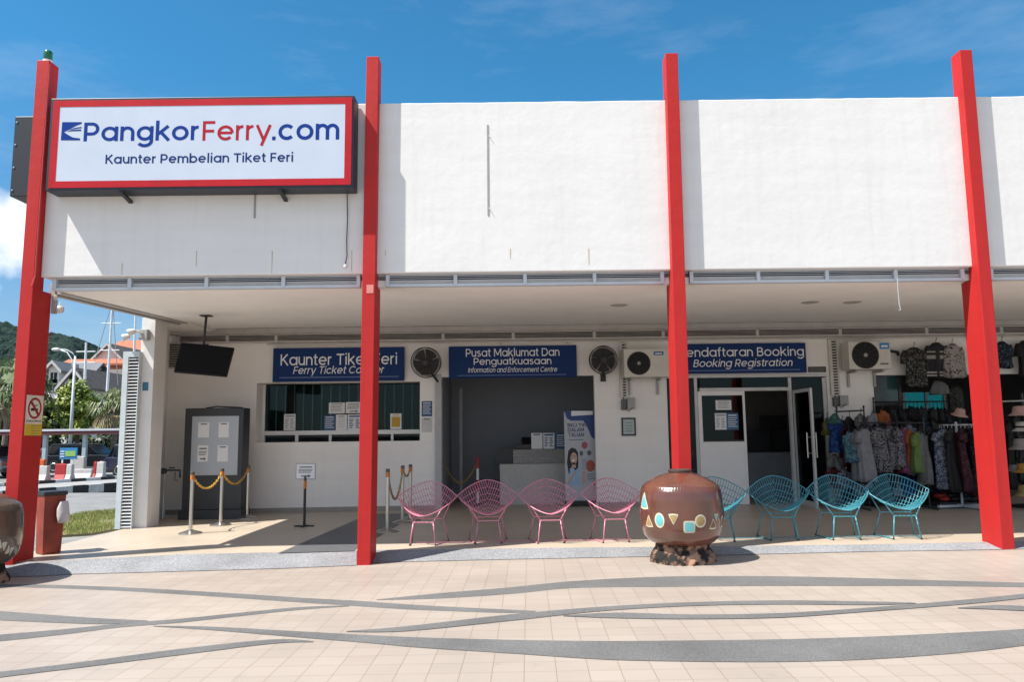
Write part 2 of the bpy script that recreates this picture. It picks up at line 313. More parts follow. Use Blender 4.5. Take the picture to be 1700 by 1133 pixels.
        if smooth == 'auto':
            try: me.set_sharp_from_angle(angle=R_(35))
            except Exception: pass
        if bevel:
            b = o.modifiers.new('bevel', 'BEVEL'); b.width = bevel; b.segments = 2; b.limit_method = 'ANGLE'; b.angle_limit = R_(40)
        return o
def struct(mb, name, m, **k): return tag(mb.build(name, m, **k), kind='structure')
def copy_tree(o, parent=None):
    c = o.copy(); COL.objects.link(c); OFF[c.name] = OFF.get(o.name, Vector((0, 0, 0)))
    if parent is not None: c.parent = parent
    for ch in [q for q in o.children]: copy_tree(ch, c)
    return c

# ------------------------------------------------------------------ lettering: a round geometric sans drawn with strokes
def arc(cx, cy, r, a0, a1, n=14, ry=None): return [(cx + r * math.cos(R_(a0 + (a1 - a0) * i / n)), cy + (ry or r) * math.sin(R_(a0 + (a1 - a0) * i / n))) for i in range(n + 1)]
def glyph(ch, w):
    """strokes (centre lines) and advance width of a letter; cap height .70, x height .54"""
    h = w / 2; X = .54; C = .70; A = .745; D = -.20; r = (X - w) / 2; rx = r * 1.04; cx = h + rx; cy = X / 2; W = 2 * cx
    ring = arc(cx, cy, rx, 0, 360, 28, r); L_ = h
    def arch(x0, wd): q = wd / 2; return [(x0, 0)] + [(x0, X - h - q * .98)] + arc(x0 + q, X - h - q, q, 180, 0, 12)[1:] + [(x0 + wd, 0)]
    G = {
     'a': ([ring, [(2 * cx - h, 0), (2 * cx - h, X)]], W), 'b': ([ring, [(L_, 0), (L_, A)]], W), 'd': ([ring, [(2 * cx - h, 0), (2 * cx - h, A)]], W), 'p': ([ring, [(L_, D), (L_, X)]], W), 'q': ([ring, [(2 * cx - h, D), (2 * cx - h, X)]], W),
     'o': ([ring], W), 'c': ([arc(cx, cy, rx, 42, 318, 22, r)], W * .93), 'e': ([arc(cx, cy, rx, 0, 318, 24, r), [(h, cy), (2 * cx - h, cy)]], W),
     'g': ([ring, [(2 * cx - h, X), (2 * cx - h, -.01)] + arc(cx, -.01, rx, 0, -150, 14, r * .82)[1:]], W),
     'f': ([[(.13, 0), (.13, A - .13)] + arc(.13 + .10, A - .14, .10, 180, 95, 8, .14 - h)[1:] + [(.27, A - h)], [(.0, X - h), (.27, X - h)]], .28),
     'h': ([[(L_, 0), (L_, A)], arch(L_, .36)], .36 + w), 'n': ([[(L_, 0), (L_, X)], arch(L_, .36)], .36 + w), 'u': ([[(L_, X), (L_, h + .18)] + arc(L_ + .18, h + .18, .18, 180, 360, 12)[1:], [(L_ + .36, 0), (L_ + .36, X)]], .36 + w),
     'm': ([[(L_, 0), (L_, X)], arch(L_, .33), arch(L_ + .33, .33)], .66 + w), 'r': ([[(L_, 0), (L_, X)], arc(L_ + .18, X - h - .17, .18, 176, 84, 10, .17)], .27),
     'i': ([[(h + .02, 0), (h + .02, X)], [(h + .02, .635), (h + .02, .635 + w * 1.15)]], w + .04), 'l': ([[(h + .02, 0), (h + .02, A)]], w + .04), 'j': ([[(h, -.1), (h, X)]], w),
     'k': ([[(L_, 0), (L_, A)], [(L_ + h * .6, .245), (.42, X)], [(L_ + .13, .30), (.45, 0)]], .47), 's': ([arc(.20, X - h - .118, .148, 35, 200, 9, .118)[:9] + [(.20, X / 2 + .012)] + arc(.20, h + .118, .158, 65, -150, 10, .122)[1:]], .40),
     't': ([[(.12, .68), (.12, h + .08)] + arc(.20, h + .09, .08, 180, 270, 6, .09)[1:] + [(.27, h)], [(.0, X - h), (.27, X - h)]], .28), 'y': ([[(.03, X), (.255, .02)], [(.48, X), (.19, D)]], .51), 'v': ([[(.03, X), (.25, 0)], [(.47, X), (.25, 0)]], .5),
     'z': ([[(.03, X - h), (.40, X - h)], [(.39, X - w), (.04, w)], [(.03, h), (.40, h)]], .43), '.': ([[(h, 0), (h, w * 1.1)]], w * 1.1),
     'P': ([[(L_, 0), (L_, C)], [(L_, C - h), (.27, C - h)] + arc(.27, C - h - .185, .185, 90, -90, 14)[1:] + [(L_, C - h - .37)]], .27 + .185 + h), 'R': ([[(L_, 0), (L_, C)], [(L_, C - h), (.27, C - h)] + arc(.27, C - h - .18, .18, 90, -90, 14)[1:] + [(L_, C - h - .36)], [(.25, .28), (.46, 0)]], .50),
     'B': ([[(L_, 0), (L_, C)], [(L_, C - h), (.27, C - h)] + arc(.27, C - h - .14, .14, 90, -90, 12, .145)[1:] + [(L_, .37)], [(.27, .37)] + arc(.28, h + .165, .165, 90, -90, 12, .168)[1:] + [(L_, h)]], .28 + .165 + h), 'D': ([[(L_, 0), (L_, C)], [(L_, C - h), (.24, C - h)] + arc(.26, C / 2, .30, 90, -90, 16, C / 2 - h)[1:] + [(L_, h)]], .56 + h),
     'C': ([arc(.36, C / 2, .36 - h, 42, 318, 24, C / 2 - h)], .67), 'G': ([arc(.36, C / 2, .36 - h, 42, 355, 24, C / 2 - h), [(.40, C / 2), (.72 - h, C / 2)]], .72), 'E': ([[(L_, 0), (L_, C)], [(L_, C - h), (.42, C - h)], [(L_, C / 2), (.39, C / 2)], [(L_, h), (.42, h)]], .44), 'F': ([[(L_, 0), (L_, C)], [(L_, C - h), (.42, C - h)], [(L_, C / 2 - .01), (.39, C / 2 - .01)]], .43),
     'I': ([[(h + .02, 0), (h + .02, C)]], w + .04), 'K': ([[(L_, 0), (L_, C)], [(L_ + h * .6, .30), (.47, C)], [(L_ + .14, .39), (.51, 0)]], .53), 'L': ([[(L_, 0), (L_, C)], [(L_, h), (.38, h)]], .39), 'M': ([[(L_, 0), (L_, C)], [(L_ + .01, C), (.36, .12)], [(.71 - h, C), (.36, .12)], [(.72 - h, 0), (.72 - h, C)]], .72),
     'N': ([[(L_, 0), (L_, C)], [(L_, C - .03), (.58 - h, .03)], [(.58 - h, 0), (.58 - h, C)]], .58), 'A': ([[(.03, 0), (.31, C)], [(.31, C), (.59, 0)], [(.13, .20), (.49, .20)]], .62), 'T': ([[(.26, 0), (.26, C)], [(.0, C - h), (.52, C - h)]], .52), 'O': ([arc(.37, C / 2, .37 - h, 0, 360, 30, C / 2 - h)], .74), 'S': ([arc(.23, C - h - .155, .17, 35, 205, 9, .155)[:9] + [(.23, C / 2 + .01)] + arc(.23, h + .155, .185, 65, -150, 10, .16)[1:]], .46)}
    return G.get(ch, ([], .26))
def stroke_poly(P, w):
    n = len(P); cl = (Vector(P[0]) - Vector(P[-1])).length < 1e-6; P = [Vector(p) for p in P]; Lf = []; Rt = []
    for i in range(n):
        a = P[i - 1] if i > 0 else (P[-2] if cl else None); b = P[i + 1] if i < n - 1 else (P[1] if cl else None)
        t1 = (P[i] - a).normalized() if a is not None else None; t2 = (b - P[i]).normalized() if b is not None else None
        t = (t1 + t2).normalized() if t1 is not None and t2 is not None else (t1 if t2 is None else t2)
        k = 1 / max(.5, t.dot(t2 if t2 is not None else t)); nr = Vector((-t.y, t.x)) * w / 2 * k; Lf.append(P[i] + nr); Rt.append(P[i] - nr)
    return Lf, Rt
def text_mb(body, x0, x1, z0, z1, Y, thick=0.001, shear=0.0, bold=0.085):
    """lettering as thin strokes fitted to a box in the plane Y, read from -Y; each stroke lies a hair above the one before"""
    w = bold; pen = 0.0; V = []; F = []; k = 0
    for ch in body:
        S, adv = glyph(ch, w)
        for st in S:
            Lf, Rt = stroke_poly(st, w); b = len(V)
            for p, q in zip(Lf, Rt): V.append((p.x + pen + shear * p.y, p.y, k % 4)); V.append((q.x + pen + shear * q.y, q.y, k % 4))
            for i in range(len(Lf) - 1): F.append((b + 2 * i, b + 2 * i + 1, b + 2 * i + 3, b + 2 * i + 2))
            k += 1
        pen += adv + (.075 if ch != ' ' else 0)
    ax, bx = min(v[0] for v in V), max(v[0] for v in V); ay, by = min(v[1] for v in V), max(v[1] for v in V)
    mb = MB(); mb.add([(x0 + (v[0] - ax) / (bx - ax) * (x1 - x0), Y - thick - .0003 * v[2], z0 + (v[1] - ay) / (by - ay) * (z1 - z0)) for v in V], F); return mb
def text_px(body, px0, py0, px1, py1, Y, m, parent, name='lettering', **k):
    a, b, c, d = RX(px0, py0, px1, py1, Y)
    return text_mb(body, a, b, c, d, Y, **k).build(name, m, parent)
def box_px(mb, x0, y0, x1, y1, Yf, Yb):
    a, b, c, d = RX(x0, y0, x1, y1, Yf); return mb.box(a, b, Yf, Yb, c, d)
WA, WB = 0.006, 0.090
def zw(x): return WA * x + WB                             # the walkway under the roof
def atW(x, y):
    d = ray(x, y); t = (WB - CAM_Z) / (d.z - WA * d.x); return CP + d * t
YF, YV, YB = 9.02, 9.09, 14.1                             # fascia face, front vent, back wall
PILX = [(-5.905, -5.75, .006), (-1.795, -1.64, .006), (1.936, 2.09, .006), (5.622, 5.772, .002), (9.35, 9.505, 0.0)]

# ------------------------------------------------------------------ ground, plaza, walkway
g = MB()
ys = [-60, 10, 24, 36, 60, 1500]; zs = [-.36, -.36, -.36, -.52, -.56, -.6]
for i in range(5): g.quad((-900, ys[i], zs[i]), (900, ys[i], zs[i]), (900, ys[i + 1], zs[i + 1]), (-900, ys[i + 1], zs[i + 1]))
struct(g, 'ground', mat('dry_earth', (0.22, 0.20, 0.16), 0.9, var=0.2, scale=0.4))
p = MB(); X0, X1 = -14, 16
p.slab([(X0, -22, zg(X0)), (X1, -22, zg(X1)), (X1, 9.1, zg(X1)), (X0, 9.1, zg(X0))], (0, 0, -0.3))
struct(p, 'plaza', TILE)
# granite bands in the plaza: outlines traced on the photograph, laid on the plaza's plane
def c1(x, y): return (x / 2, 840 + y / 2)
def c2(x, y): return (850 + x / 2, 840 + y / 2)
A = [c1(-160, 262), c1(0, 262), c1(200, 265), c1(400, 272), c1(600, 282), c1(800, 294), c1(1000, 307), c1(1200, 318), c1(1400, 332), c1(1700, 347), c2(80, 351)]
Ab = [c1(-160, 268), c1(0, 270), c1(200, 276), c1(400, 284), c1(600, 296), c1(800, 309), c1(1000, 323), c1(1200, 336), c1(1400, 348), c1(1700, 358), c2(80, 353)]
B = [c1(1250, 313), c1(1450, 293), c1(1700, 272), c2(200, 252), c2(500, 237), c2(800, 235), c2(1100, 240), c2(1400, 249), c2(1700, 257), c2(1900, 262)]
Bb = [c1(1250, 315), c1(1450, 310), c1(1700, 294), c2(200, 275), c2(500, 271), c2(800, 268), c2(1100, 268), c2(1400, 268), c2(1700, 272), c2(1900, 275)]
Cc = [c1(-160, 442), c1(0, 430), c1(200, 413), c1(400, 393), c1(600, 377), c1(800, 357), c1(1000, 338), c1(1160, 333)]
Cb = [c1(-160, 465), c1(0, 452), c1(200, 431), c1(400, 406), c1(600, 390), c1(800, 368), c1(1000, 347), c1(1160, 336)]
D = [c1(-160, 342), c1(0, 352), c1(200, 367), c1(350, 377), c1(490, 383)]
Db = [c1(-160, 370), c1(0, 382), c1(200, 391), c1(350, 395), c1(490, 386)]
Ee = [c1(510, 401), c1(700, 404), c1(1000, 420), c1(1200, 431), c1(1400, 440), c1(1700, 448), c2(300, 452), c2(600, 450), c2(900, 446), c2(1200, 437), c2(1500, 423), c2(1700, 412), c2(1900, 400)]
Eb = [c1(510, 403), c1(700, 415), c1(1000, 440), c1(1200, 456), c1(1400, 474), c1(1700, 493), c2(300, 513), c2(600, 520), c2(900, 521), c2(1200, 512), c2(1500, 490), c2(1700, 467), c2(1900, 440)]
Fq = [c1(-160, 576), c1(0, 555), c1(300, 518), c1(600, 478), c1(900, 447), c1(1040, 452)]
Fb = [c1(-160, 596), c1(0, 573), c1(300, 536), c1(600, 498), c1(900, 461), c1(1040, 455)]
G = [c1(1150, 419), c1(1350, 403), c1(1700, 363), c2(300, 338), c2(600, 323), c2(900, 317), c2(1200, 321), c2(1340, 325)]
Gb = [c1(1150, 421), c1(1350, 419), c1(1700, 384), c2(300, 352), c2(600, 335), c2(900, 330), c2(1200, 332), c2(1340, 327)]
Hq = [c2(170, 367), c2(350, 358), c2(600, 364), c2(900, 359), c2(1200, 340), c2(1500, 315), c2(1700, 295), c2(1900, 272)]
Hb = [c2(170, 369), c2(350, 376), c2(600, 379), c2(900, 374), c2(1200, 353), c2(1500, 330), c2(1700, 310), c2(1900, 287)]
Iq = [c2(1480, 341), c2(1600, 333), c2(1700, 336), c2(1900, 344)]
Ib = [c2(1480, 343), c2(1600, 347), c2(1700, 352), c2(1900, 362)]
def smooth_pts(P, k=5):
    out = []
    for i in range(len(P) - 1):
        a = Vector(P[max(i - 1, 0)]); b = Vector(P[i]); c = Vector(P[i + 1]); d = Vector(P[min(i + 2, len(P) - 1)])
        for j in range(k):
            t = j / k; out.append(0.5 * ((2 * b) + (c - a) * t + (2 * a - 5 * b + 4 * c - d) * t * t + (3 * b - a - 3 * c + d) * t ** 3))
    return out + [Vector(P[-1])]
bands = MB()
for i, (U, W_) in enumerate([(A, Ab), (B, Bb), (Cc, Cb), (D, Db), (Ee, Eb), (Fq, Fb), (G, Gb), (Hq, Hb), (Iq, Ib)]):
    U, W_ = smooth_pts(U), smooth_pts(W_); h = 0.0015 + 0.0005 * i
    for j in range(len(U) - 1):
        q = [atG(*W_[j]), atG(*W_[j + 1]), atG(*U[j + 1]), atG(*U[j])]
        bands.quad(*[(v.x, v.y, zg(v.x) + h) for v in q])
struct(bands, 'paving_bands', GRAN)

XL, XRt = -6.1, 14.0
dk = MB(); pts = [(462, 919.5), (591, 864), (612, 854), (702, 853), (690, 862), (663, 872), (628, 893), (600, 905), (588, 916)]
dk.quad(*[(v.x, v.y, zw(v.x) + 0.004) for v in [atW(*q) for q in pts]])
struct(dk, 'walkway_stripe', DFLOOR)
rp = MB(); EDGE = []
tl = [(60, 934), (100, 931.5), (300, 921.5), (475, 918), (592, 915)]; bl = [(60, 958), (115, 955), (300, 950), (475, 945), (592, 940)]
tr = [(612, 914.5), (850, 911.5), (1000, 910), (1200, 908), (1450, 905), (1600, 902), (1700, 900)]; brr = [(612, 935.5), (850, 930), (1000, 927), (1200, 923), (1450, 917), (1600, 915), (1700, 913)]
for T, Bq in ((tl, bl), (tr, brr)):
    a = [atW(*q) for q in T]; b = [atG(*q) for q in Bq]
    if T is tl: a = [Vector((-6.08, a[0].y, 0))] + a; b = [Vector((-6.08, b[0].y, 0))] + b
    else: a.append(Vector((14, a[-1].y, 0))); b.append(Vector((14, b[-1].y, 0)))
    N = len(a)
    for i in range(N): a[i].z = zw(a[i].x) + 0.004; b[i].z = zg(b[i].x) + 0.006
    EDGE += [Vector((v.x, v.y, zw(v.x))) for v in a]
    for i in range(N - 1): rp.quad(b[i], b[i + 1], a[i + 1], a[i])
    for k in (0, N - 1): rp.quad(b[k], a[k], (a[k].x, a[k].y, -.2), (b[k].x, b[k].y, -.2))
struct(rp, 'walkway_ramp', WASH)
w = MB(); EDGE[0].x = XL
w.slab(EDGE + [Vector((XRt, 20, zw(XRt))), Vector((XL, 20, zw(XL)))], (0, 0, -0.3))
struct(w, 'walkway', FLOOR)

# ------------------------------------------------------------------ the building
BLD = thing('ferry_terminal_building', 'long low white ferry terminal with deep open walkway, red pillars and tall blank parapet', 'building', (0, 9.0, 0.0))
for i, (x0, x1, ln) in enumerate(PILX):
    prof = [(8.9, -0.12), (9.27, -0.12), (9.27, 3.276), (9.10, 3.276), (9.10, 6.17), (8.9, 6.17)]
    m = MB(); m.slab([(x0 + ln * (z - 3), y, z) for y, z in prof], (x1 - x0, 0, 0))
    pil = m.build('pillar', RED, BLD, bevel=0.006)
    if i == 1:
        q = MB(); box_px(q, 608.5, 473, 620, 487, 8.897, 8.9); q.build('faded_patch', mat('faded_red', (0.60, 0.22, 0.19), .7), pil)
    if i == 0:
        q = MB(); q.tube([(-5.728, 8.91, 6.12), (-5.738, 8.91, 3.42), (-5.757, 8.893, 3.30)], 0.011, 6); q.build('conduit', mat('red_conduit', (.40, .03, .03), .5), pil)
# parapet: front fascia, left side, back and the roof behind it
m = MB(); XF0 = -5.743
ZB, ZT = 3.435, 5.61
tp = [(XF0 + (13.5 - XF0) * i / 150, YF, ZT + .006 * noise.noise(Vector((i * .37, 1, 0))) + .004 * noise.noise(Vector((i * 1.3, 2, 0)))) for i in range(151)]
m.slab([(13.5, YF, ZB), (XF0, YF, ZB)] + tp, (0, 9.2 - YF, 0))
m.build('parapet', WHITE, BLD, bevel=0.012)
m = MB(); m.box(XF0, XF0 + .2, 9.203, 17.2, ZB, ZT - .003); m.build('side_parapet', WHITE, BLD)
m = MB(); m.box(XF0 + .203, 13.5, 9.203, 17.2, 5.2, 5.32); m.build('roof_slab', CEIL, BLD)
m = MB(); m.slab([(-5.6, 9.13, 3.285), (13.5, 9.13, 3.285), (13.5, YB + .1, 3.485), (-5.6, YB + .1, 3.485)], (0, 0, .08)); m.build('ceiling', CEIL, BLD)
BEAMM = mat('beam_grey', (0.42, 0.405, 0.39), 0.7)
m = MB()
for xo, zo, ww in ((-5.70, 0.0, .095), (-5.80, -.02, .07)):
    m.slab([(xo, 9.3, 3.275 + zo), (xo + ww, 9.3, 3.275 + zo), (xo + ww, 12.9, 3.415 + zo), (xo, 12.9, 3.415 + zo)], (0, 0, .15))
m.build('eaves_beam', BEAMM, BLD)
m = MB(); m.slab([(-6.04, 12.53, 3.43), (-6.72, YB + .1, 3.43), (-5.605, YB + .1, 3.43), (-5.605, 12.53, 3.43)], (0, 0, .07)); m.build('ceiling', CEIL, BLD)
m = MB(); m.box(-5.60, 13.5, 9.20, 9.26, 3.292, 3.434); m.build('edge_beam', BEAMM, BLD)
# front vents, one per bay
for i in range(4):
    a = PILX[i][1] + (0.10 if i else 0.12); b = PILX[i + 1][0] - .06
    v = MB(); v.box(a, b, YV + .05, YV + .06, 3.285, 3.432); fr = v.build('vent', DARK, BLD)
    s = MB(); n = 4; L = (b - a) / n
    for k in range(n + 1): s.box(a + k * L - .022 + (.022 if k == 0 else -.022 if k == n else 0), a + k * L + .022 + (.022 if k == 0 else -.022 if k == n else 0), YV - .012, YV + .045, 3.29, 3.43)
    s.box(a, b, YV - .004, YV + .07, 3.278, 3.312); s.box(a, b, YV - .004, YV + .045, 3.418, 3.4325)
    s.build('vent_frame', GREYM, fr)
    s = MB()
    for k in range(4):
        z = 3.330 + k * .0235
        s.slab([(a, YV + .006, z), (b, YV + .006, z), (b, YV + .04, z + .010), (a, YV + .04, z + .006)], (0, 0, .007))
    s.build('vent_slats', GREYM, fr)
# back wall with its openings
def holes_wall(name, x0, x1, z0f, z1, holes, Y, depth, m):
    xs = sorted({x0, x1, *[h[0] for h in holes], *[h[1] for h in holes]}); zs = sorted({-.05, z1, *[h[2] for h in holes], *[h[3] for h in holes]})
    b = MB()
    def solid(xc, zc): return not any(h[0] < xc < h[1] and h[2] < zc < h[3] for h in holes)
    for i in range(len(xs) - 1):
        for j in range(len(zs) - 1):
            if solid((xs[i] + xs[i + 1]) / 2, (zs[j] + zs[j + 1]) / 2):
                b.quad((xs[i], Y, zs[j]), (xs[i + 1], Y, zs[j]), (xs[i + 1], Y, zs[j + 1]), (xs[i], Y, zs[j + 1]))
    for h in holes:
        a, c, d, e = h[:4]; dd = h[4] if len(h) > 4 else depth
        b.quad((a, Y, d), (a, Y + dd, d), (a, Y + dd, e), (a, Y, e)); b.quad((c, Y, d), (c, Y + dd, d), (c, Y + dd, e), (c, Y, e))
        b.quad((a, Y, e), (c, Y, e), (c, Y + dd, e), (a, Y + dd, e)); b.quad((a, Y, d), (c, Y, d), (c, Y + dd, d), (a, Y + dd, d))
    return b.build(name, m, BLD)
H1 = RX(425, 635, 697, 734, YB); H2 = RX(733, 625, 989, 845, YB); H3 = RX(1110, 622, 1378, 840, YB); H4 = RX(1456, 622, 1700, 840, YB)
HX4 = 13.0
holes = [(H1[0], H1[1], H1[2], H1[3], .45), (H2[0], H2[1], -.05, H2[3], .16), (H3[0], H3[1], -.05, H3[3], .12), (H4[0], HX4, -.05, H4[3], .16)]
wall = holes_wall('back_wall', -6.45, 13.5, 0, 3.60, holes, YB, .16, WALL)
m = MB(); m.box(-6.45, 13.5, YB - .16, YB - .003, 3.372, 3.468); m.build('ceiling_beam', BEAMM, BLD)
# skirting line along the foot of the wall
for a, b in ((-6.40, H2[0] - .06), (H2[1] + .02, H3[0] - .02), (H3[1] + .02, H4[0] - .02)):
    sk = MB(); sk.slab([(a, YB - .012, zw(a)), (b, YB - .012, zw(b)), (b, YB - .003, zw(b)), (a, YB - .003, zw(a))], (0, 0, .085))
    sk.build('skirting', mat('skirting_tile', (0.30, 0.27, 0.24), .5), BLD)
# high vents over the back wall
zt, zb_ = 3.362, 3.232
vb = MB(); vb.box(-6.28, 13.4, YB - .012, YB - .003, zb_, zt); vv = vb.build('vent', DARK, BLD)
s = MB(); xk = [-6.28, -5.35] + [atY(q, 560, YB).x for q in (460, 604, 736, 852, 986, 1100, 1256, 1393, 1536, 1660)] + [11.2, 13.4]
for x in xk: s.box(x - .028, x + .028, YB - .07, YB - .014, zb_ - .01, zt)
s.box(-6.3, 13.4, YB - .07, YB - .014, zt - .012, zt + .014); s.box(-6.3, 13.4, YB - .075, YB - .014, zb_ - .022, zb_ + .006)
s.build('vent_frame', mat('vent_paint', (0.50, 0.48, 0.455), .6), vv)
s = MB()
for k in range(4):
    z = zb_ + .020 + k * .024; s.slab([(-6.28, YB - .055, z), (13.4, YB - .055, z), (13.4, YB - .02, z + .012), (-6.28, YB - .02, z + .012)], (0, 0, .009))
s.build('vent_slats', mat('vent_slat_paint', (0.36, 0.34, 0.32), .6), vv)
s = MB(); s.tube([(-4.6, YB - .05, zb_ - .055), (13.3, YB - .05, zb_ - .055)], .016, 6)
for x in (-2.75, -.25, 1.0, 2.05): s.tube([(x, YB - .05, zb_ - .055), (x + .05, YB - .02, zb_ - .10)], .012, 6)
s.build('service_pipe', mat('pipe_paint', (0.52, 0.50, 0.47), .5), BLD)
# tall corner vent at the far left
a, b, c, d = RX(282, 562, 302, 609, YB)
vb = MB(); vb.box(a, b + .5, YB - .012, YB - .004, c, d - .1); vv = vb.build('vent', DARK, BLD)
s = MB()
for k in range(10): z = c + .02 + k * (d - .1 - c) / 10; s.box(a, b + .5, YB - .05, YB - .014, z, z + .02)
s.box(a - .03, a, YB - .06, YB - .014, c - .02, d - .1); s.box(a, b + .52, YB - .06, YB - .014, c - .03, c)
s.build('vent_slats', mat('vent_slat_paint', (0.36, 0.34, 0.32), .6), vv)
# left column, its side louvre and the recessed end wall
YC = 12.1
cx0, cx1 = atY(227, 720, YC).x, atY(250, 720, YC).x
m = MB(); m.box(cx0, cx1, YC, YC + .42, -.05, 3.40); col_ = m.build('column', WHITE, BLD, bevel=.006)
m = MB(); m.slab([(-5.885, YC + .421, -.05), (-6.45, YB - .003, -.05), (-6.72, YB - .003, -.05), (-6.04, YC + .421, -.05)], (0, 0, 3.47)); m.build('end_wall', WALL, BLD)
m = MB(); box_px(m, 236.5, 635, 246, 649, YC - .006, YC - .001); m.build('label_plate', mat('teal_plate', (.03, .15, .24), .5), col_)
lx0, lx1, lz0, lz1 = RX(197.5, 584, 225, 872, 12.0)
lz0 = zw(-6) + .0
m = MB(); m.box(lx0 + .02, lx1 - .005, 12.06, 12.09, lz0, lz1 - .02); lv = m.build('side_louvre', DARK, BLD)
s = MB(); s.box(lx0, lx0 + .085, 12.0, 12.12, lz0, lz1); s.box(lx0 + .085, lx1, 12.0, 12.12, lz1 - .09, lz1); s.box(lx1 - .012, lx1, 12.0, 12.12, lz0, lz1 - .09)
s.build('louvre_frame', mat('louvre_frame', (0.50, 0.56, 0.58), .5), lv)
s = MB(); n = 52
for k in range(n):
    z = lz0 + .02 + k * (lz1 - .1 - lz0) / n
    s.slab([(lx0 + .085, 12.005, z), (lx1 - .012, 12.005, z), (lx1 - .012, 12.045, z + .02), (lx0 + .085, 12.04, z + .012)], (0, 0, .011))
s.build('louvre_slats', mat('louvre_white', (0.68, 0.69, 0.68), .5), lv)

# interior shell: three rooms and the shop
ins = MB(); YR = YB + .165
def room(x0, x1, y1, z1, ins):
    ins.quad((x0, y1, 0), (x1, y1, 0), (x1, y1, z1), (x0, y1, z1)); ins.quad((x0, YR, 0), (x0, y1, 0), (x0, y1, z1), (x0, YR, z1))
    ins.quad((x1, YR, 0), (x1, y1, 0), (x1, y1, z1), (x1, YR, z1)); ins.quad((x0, YR, z1), (x1, YR, z1), (x1, y1, z1), (x0, y1, z1))
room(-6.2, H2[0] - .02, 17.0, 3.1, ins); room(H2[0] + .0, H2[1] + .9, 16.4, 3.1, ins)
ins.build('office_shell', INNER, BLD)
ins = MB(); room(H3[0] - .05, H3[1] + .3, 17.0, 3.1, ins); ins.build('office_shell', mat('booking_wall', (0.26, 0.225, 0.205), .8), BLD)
SX0 = H3[1] + .35
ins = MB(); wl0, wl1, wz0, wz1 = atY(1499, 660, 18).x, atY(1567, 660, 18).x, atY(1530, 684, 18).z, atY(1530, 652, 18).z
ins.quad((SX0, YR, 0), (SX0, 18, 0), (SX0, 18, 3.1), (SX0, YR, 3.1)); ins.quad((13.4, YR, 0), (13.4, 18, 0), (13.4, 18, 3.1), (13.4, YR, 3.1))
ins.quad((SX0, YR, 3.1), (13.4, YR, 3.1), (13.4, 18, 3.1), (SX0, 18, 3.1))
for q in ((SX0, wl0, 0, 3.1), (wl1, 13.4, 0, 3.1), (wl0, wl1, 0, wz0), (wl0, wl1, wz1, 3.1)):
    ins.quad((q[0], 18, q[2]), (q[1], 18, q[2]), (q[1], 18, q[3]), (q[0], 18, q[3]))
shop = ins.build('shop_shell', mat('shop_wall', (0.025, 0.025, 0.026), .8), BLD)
m = MB(); m.box(wl0, wl1, 18.01, 18.02, wz0, wz1); rw = m.build('rear_window', mat_glass('teal_glass', (0.06, 0.36, 0.40), .0), BLD)
for x in (wl0, (wl0 + wl1) / 2 + .05, wl1): MB().box(x - .03, x + .03, 17.95, 18.005, wz0, wz1).build('mullion', GREYM, rw)

q = RX(1456, 622, 1491, 670, YB + .14); m = MB(); m.box(H4[0] + .002, q[1], YB + .14, YB + .148, q[2], H4[3] - .003); sw = m.build('shop_window', mat('teal_pane', (.035, .085, .09), .12, var=.3, scale=2), BLD)
m = MB(); m.box(q[1], q[1] + .05, YB + .12, YB + .15, .06, H4[3] - .003); m.box(H4[0] + .002, q[1], YB + .12, YB + .15, q[2] - .04, q[2]); m.build('window_frame', mat('frame_dark', (.03, .035, .035), .5), sw)
# ticket window
YG = YB + .40
gx0, gx1, gz0, gz1 = RX(441, 634, 697, 717, YG)
tw = MB(); tw.box(gx0, H1[1] - .001, YG - .01, YG + .0, gz0, H1[3] - .002)
TW = tw.build('ticket_window', mat_glass('window_glass', (0.65, 0.75, 0.75), .03), BLD)
s = MB(); s.box(gx0 - .05, gx0, YG - .03, YG + .03, H1[2], H1[3] - .002)
a, b, c, d = RX(441, 715, 697, 722, YG - .04); s.box(gx0, gx1, YG - .05, YG + .02, c, d)
for x0_, x1_ in ((490, 495), (546, 550), (649, 653)):
    e = RX(x0_, 722, x1_, 734, YG - .04); s.box(e[0], e[1], YG - .045, YG + .0, H1[2] + .002, c - .001)
s.build('window_frame', WPAINT, TW)
s = MB(); nb = 17
for k in range(nb):
    x = gx0 + .03 + k * (gx1 - gx0) / nb
    s.slab([(x, YG + .10, gz0 + .02), (x + .16, YG + .135, gz0 + .02), (x + .16, YG + .137, gz0 + .02), (x, YG + .102, gz0 + .02)], (0, 0, H1[3] - gz0 - .03))
s.build('blinds', mat('dark_blind', (0.014, 0.019, 0.020), .6), TW)
s = MB(); 
for k in range(nb): x = gx0 + .02 + k * (gx1 - gx0) / nb; s.box(x - .006, x + .010, YG + .03, YG + .036, gz0 + .01, H1[3] - .02)
s.build('blind_cords', mat('blind_edge', (0.42, 0.58, 0.57), .5), TW)
s = MB(); s.box(gx0, gx1, YG + .02, YG + .5, gz0 - .10, gz0 - .07); s.build('counter_shelf', mat('shelf_dark', (.05, .055, .055), .6), TW)
# information centre doorway frame
s = MB(); e = RX(722, 625, 733, 845, YB - .03); s.box(e[0], H2[0] - .001, YB - .04, YB + .14, zw(-1) + .002, H2[3] + .05)
s.build('door_frame', mat('frame_grey', (.42, .42, .43), .5), BLD)
s = MB(); a, b, c, d = RX(740, 632, 758, 800, YB + .6); s.box(a - .2, a - .18, YB + .3, YB + 1.6, .1, 2.3); s.box(b - .01, b + .05, YB + 1.55, YB + 1.6, .1, 2.4); s.build('folded_shutter', mat('shutter_grey', (.30, .31, .33), .5), BLD)
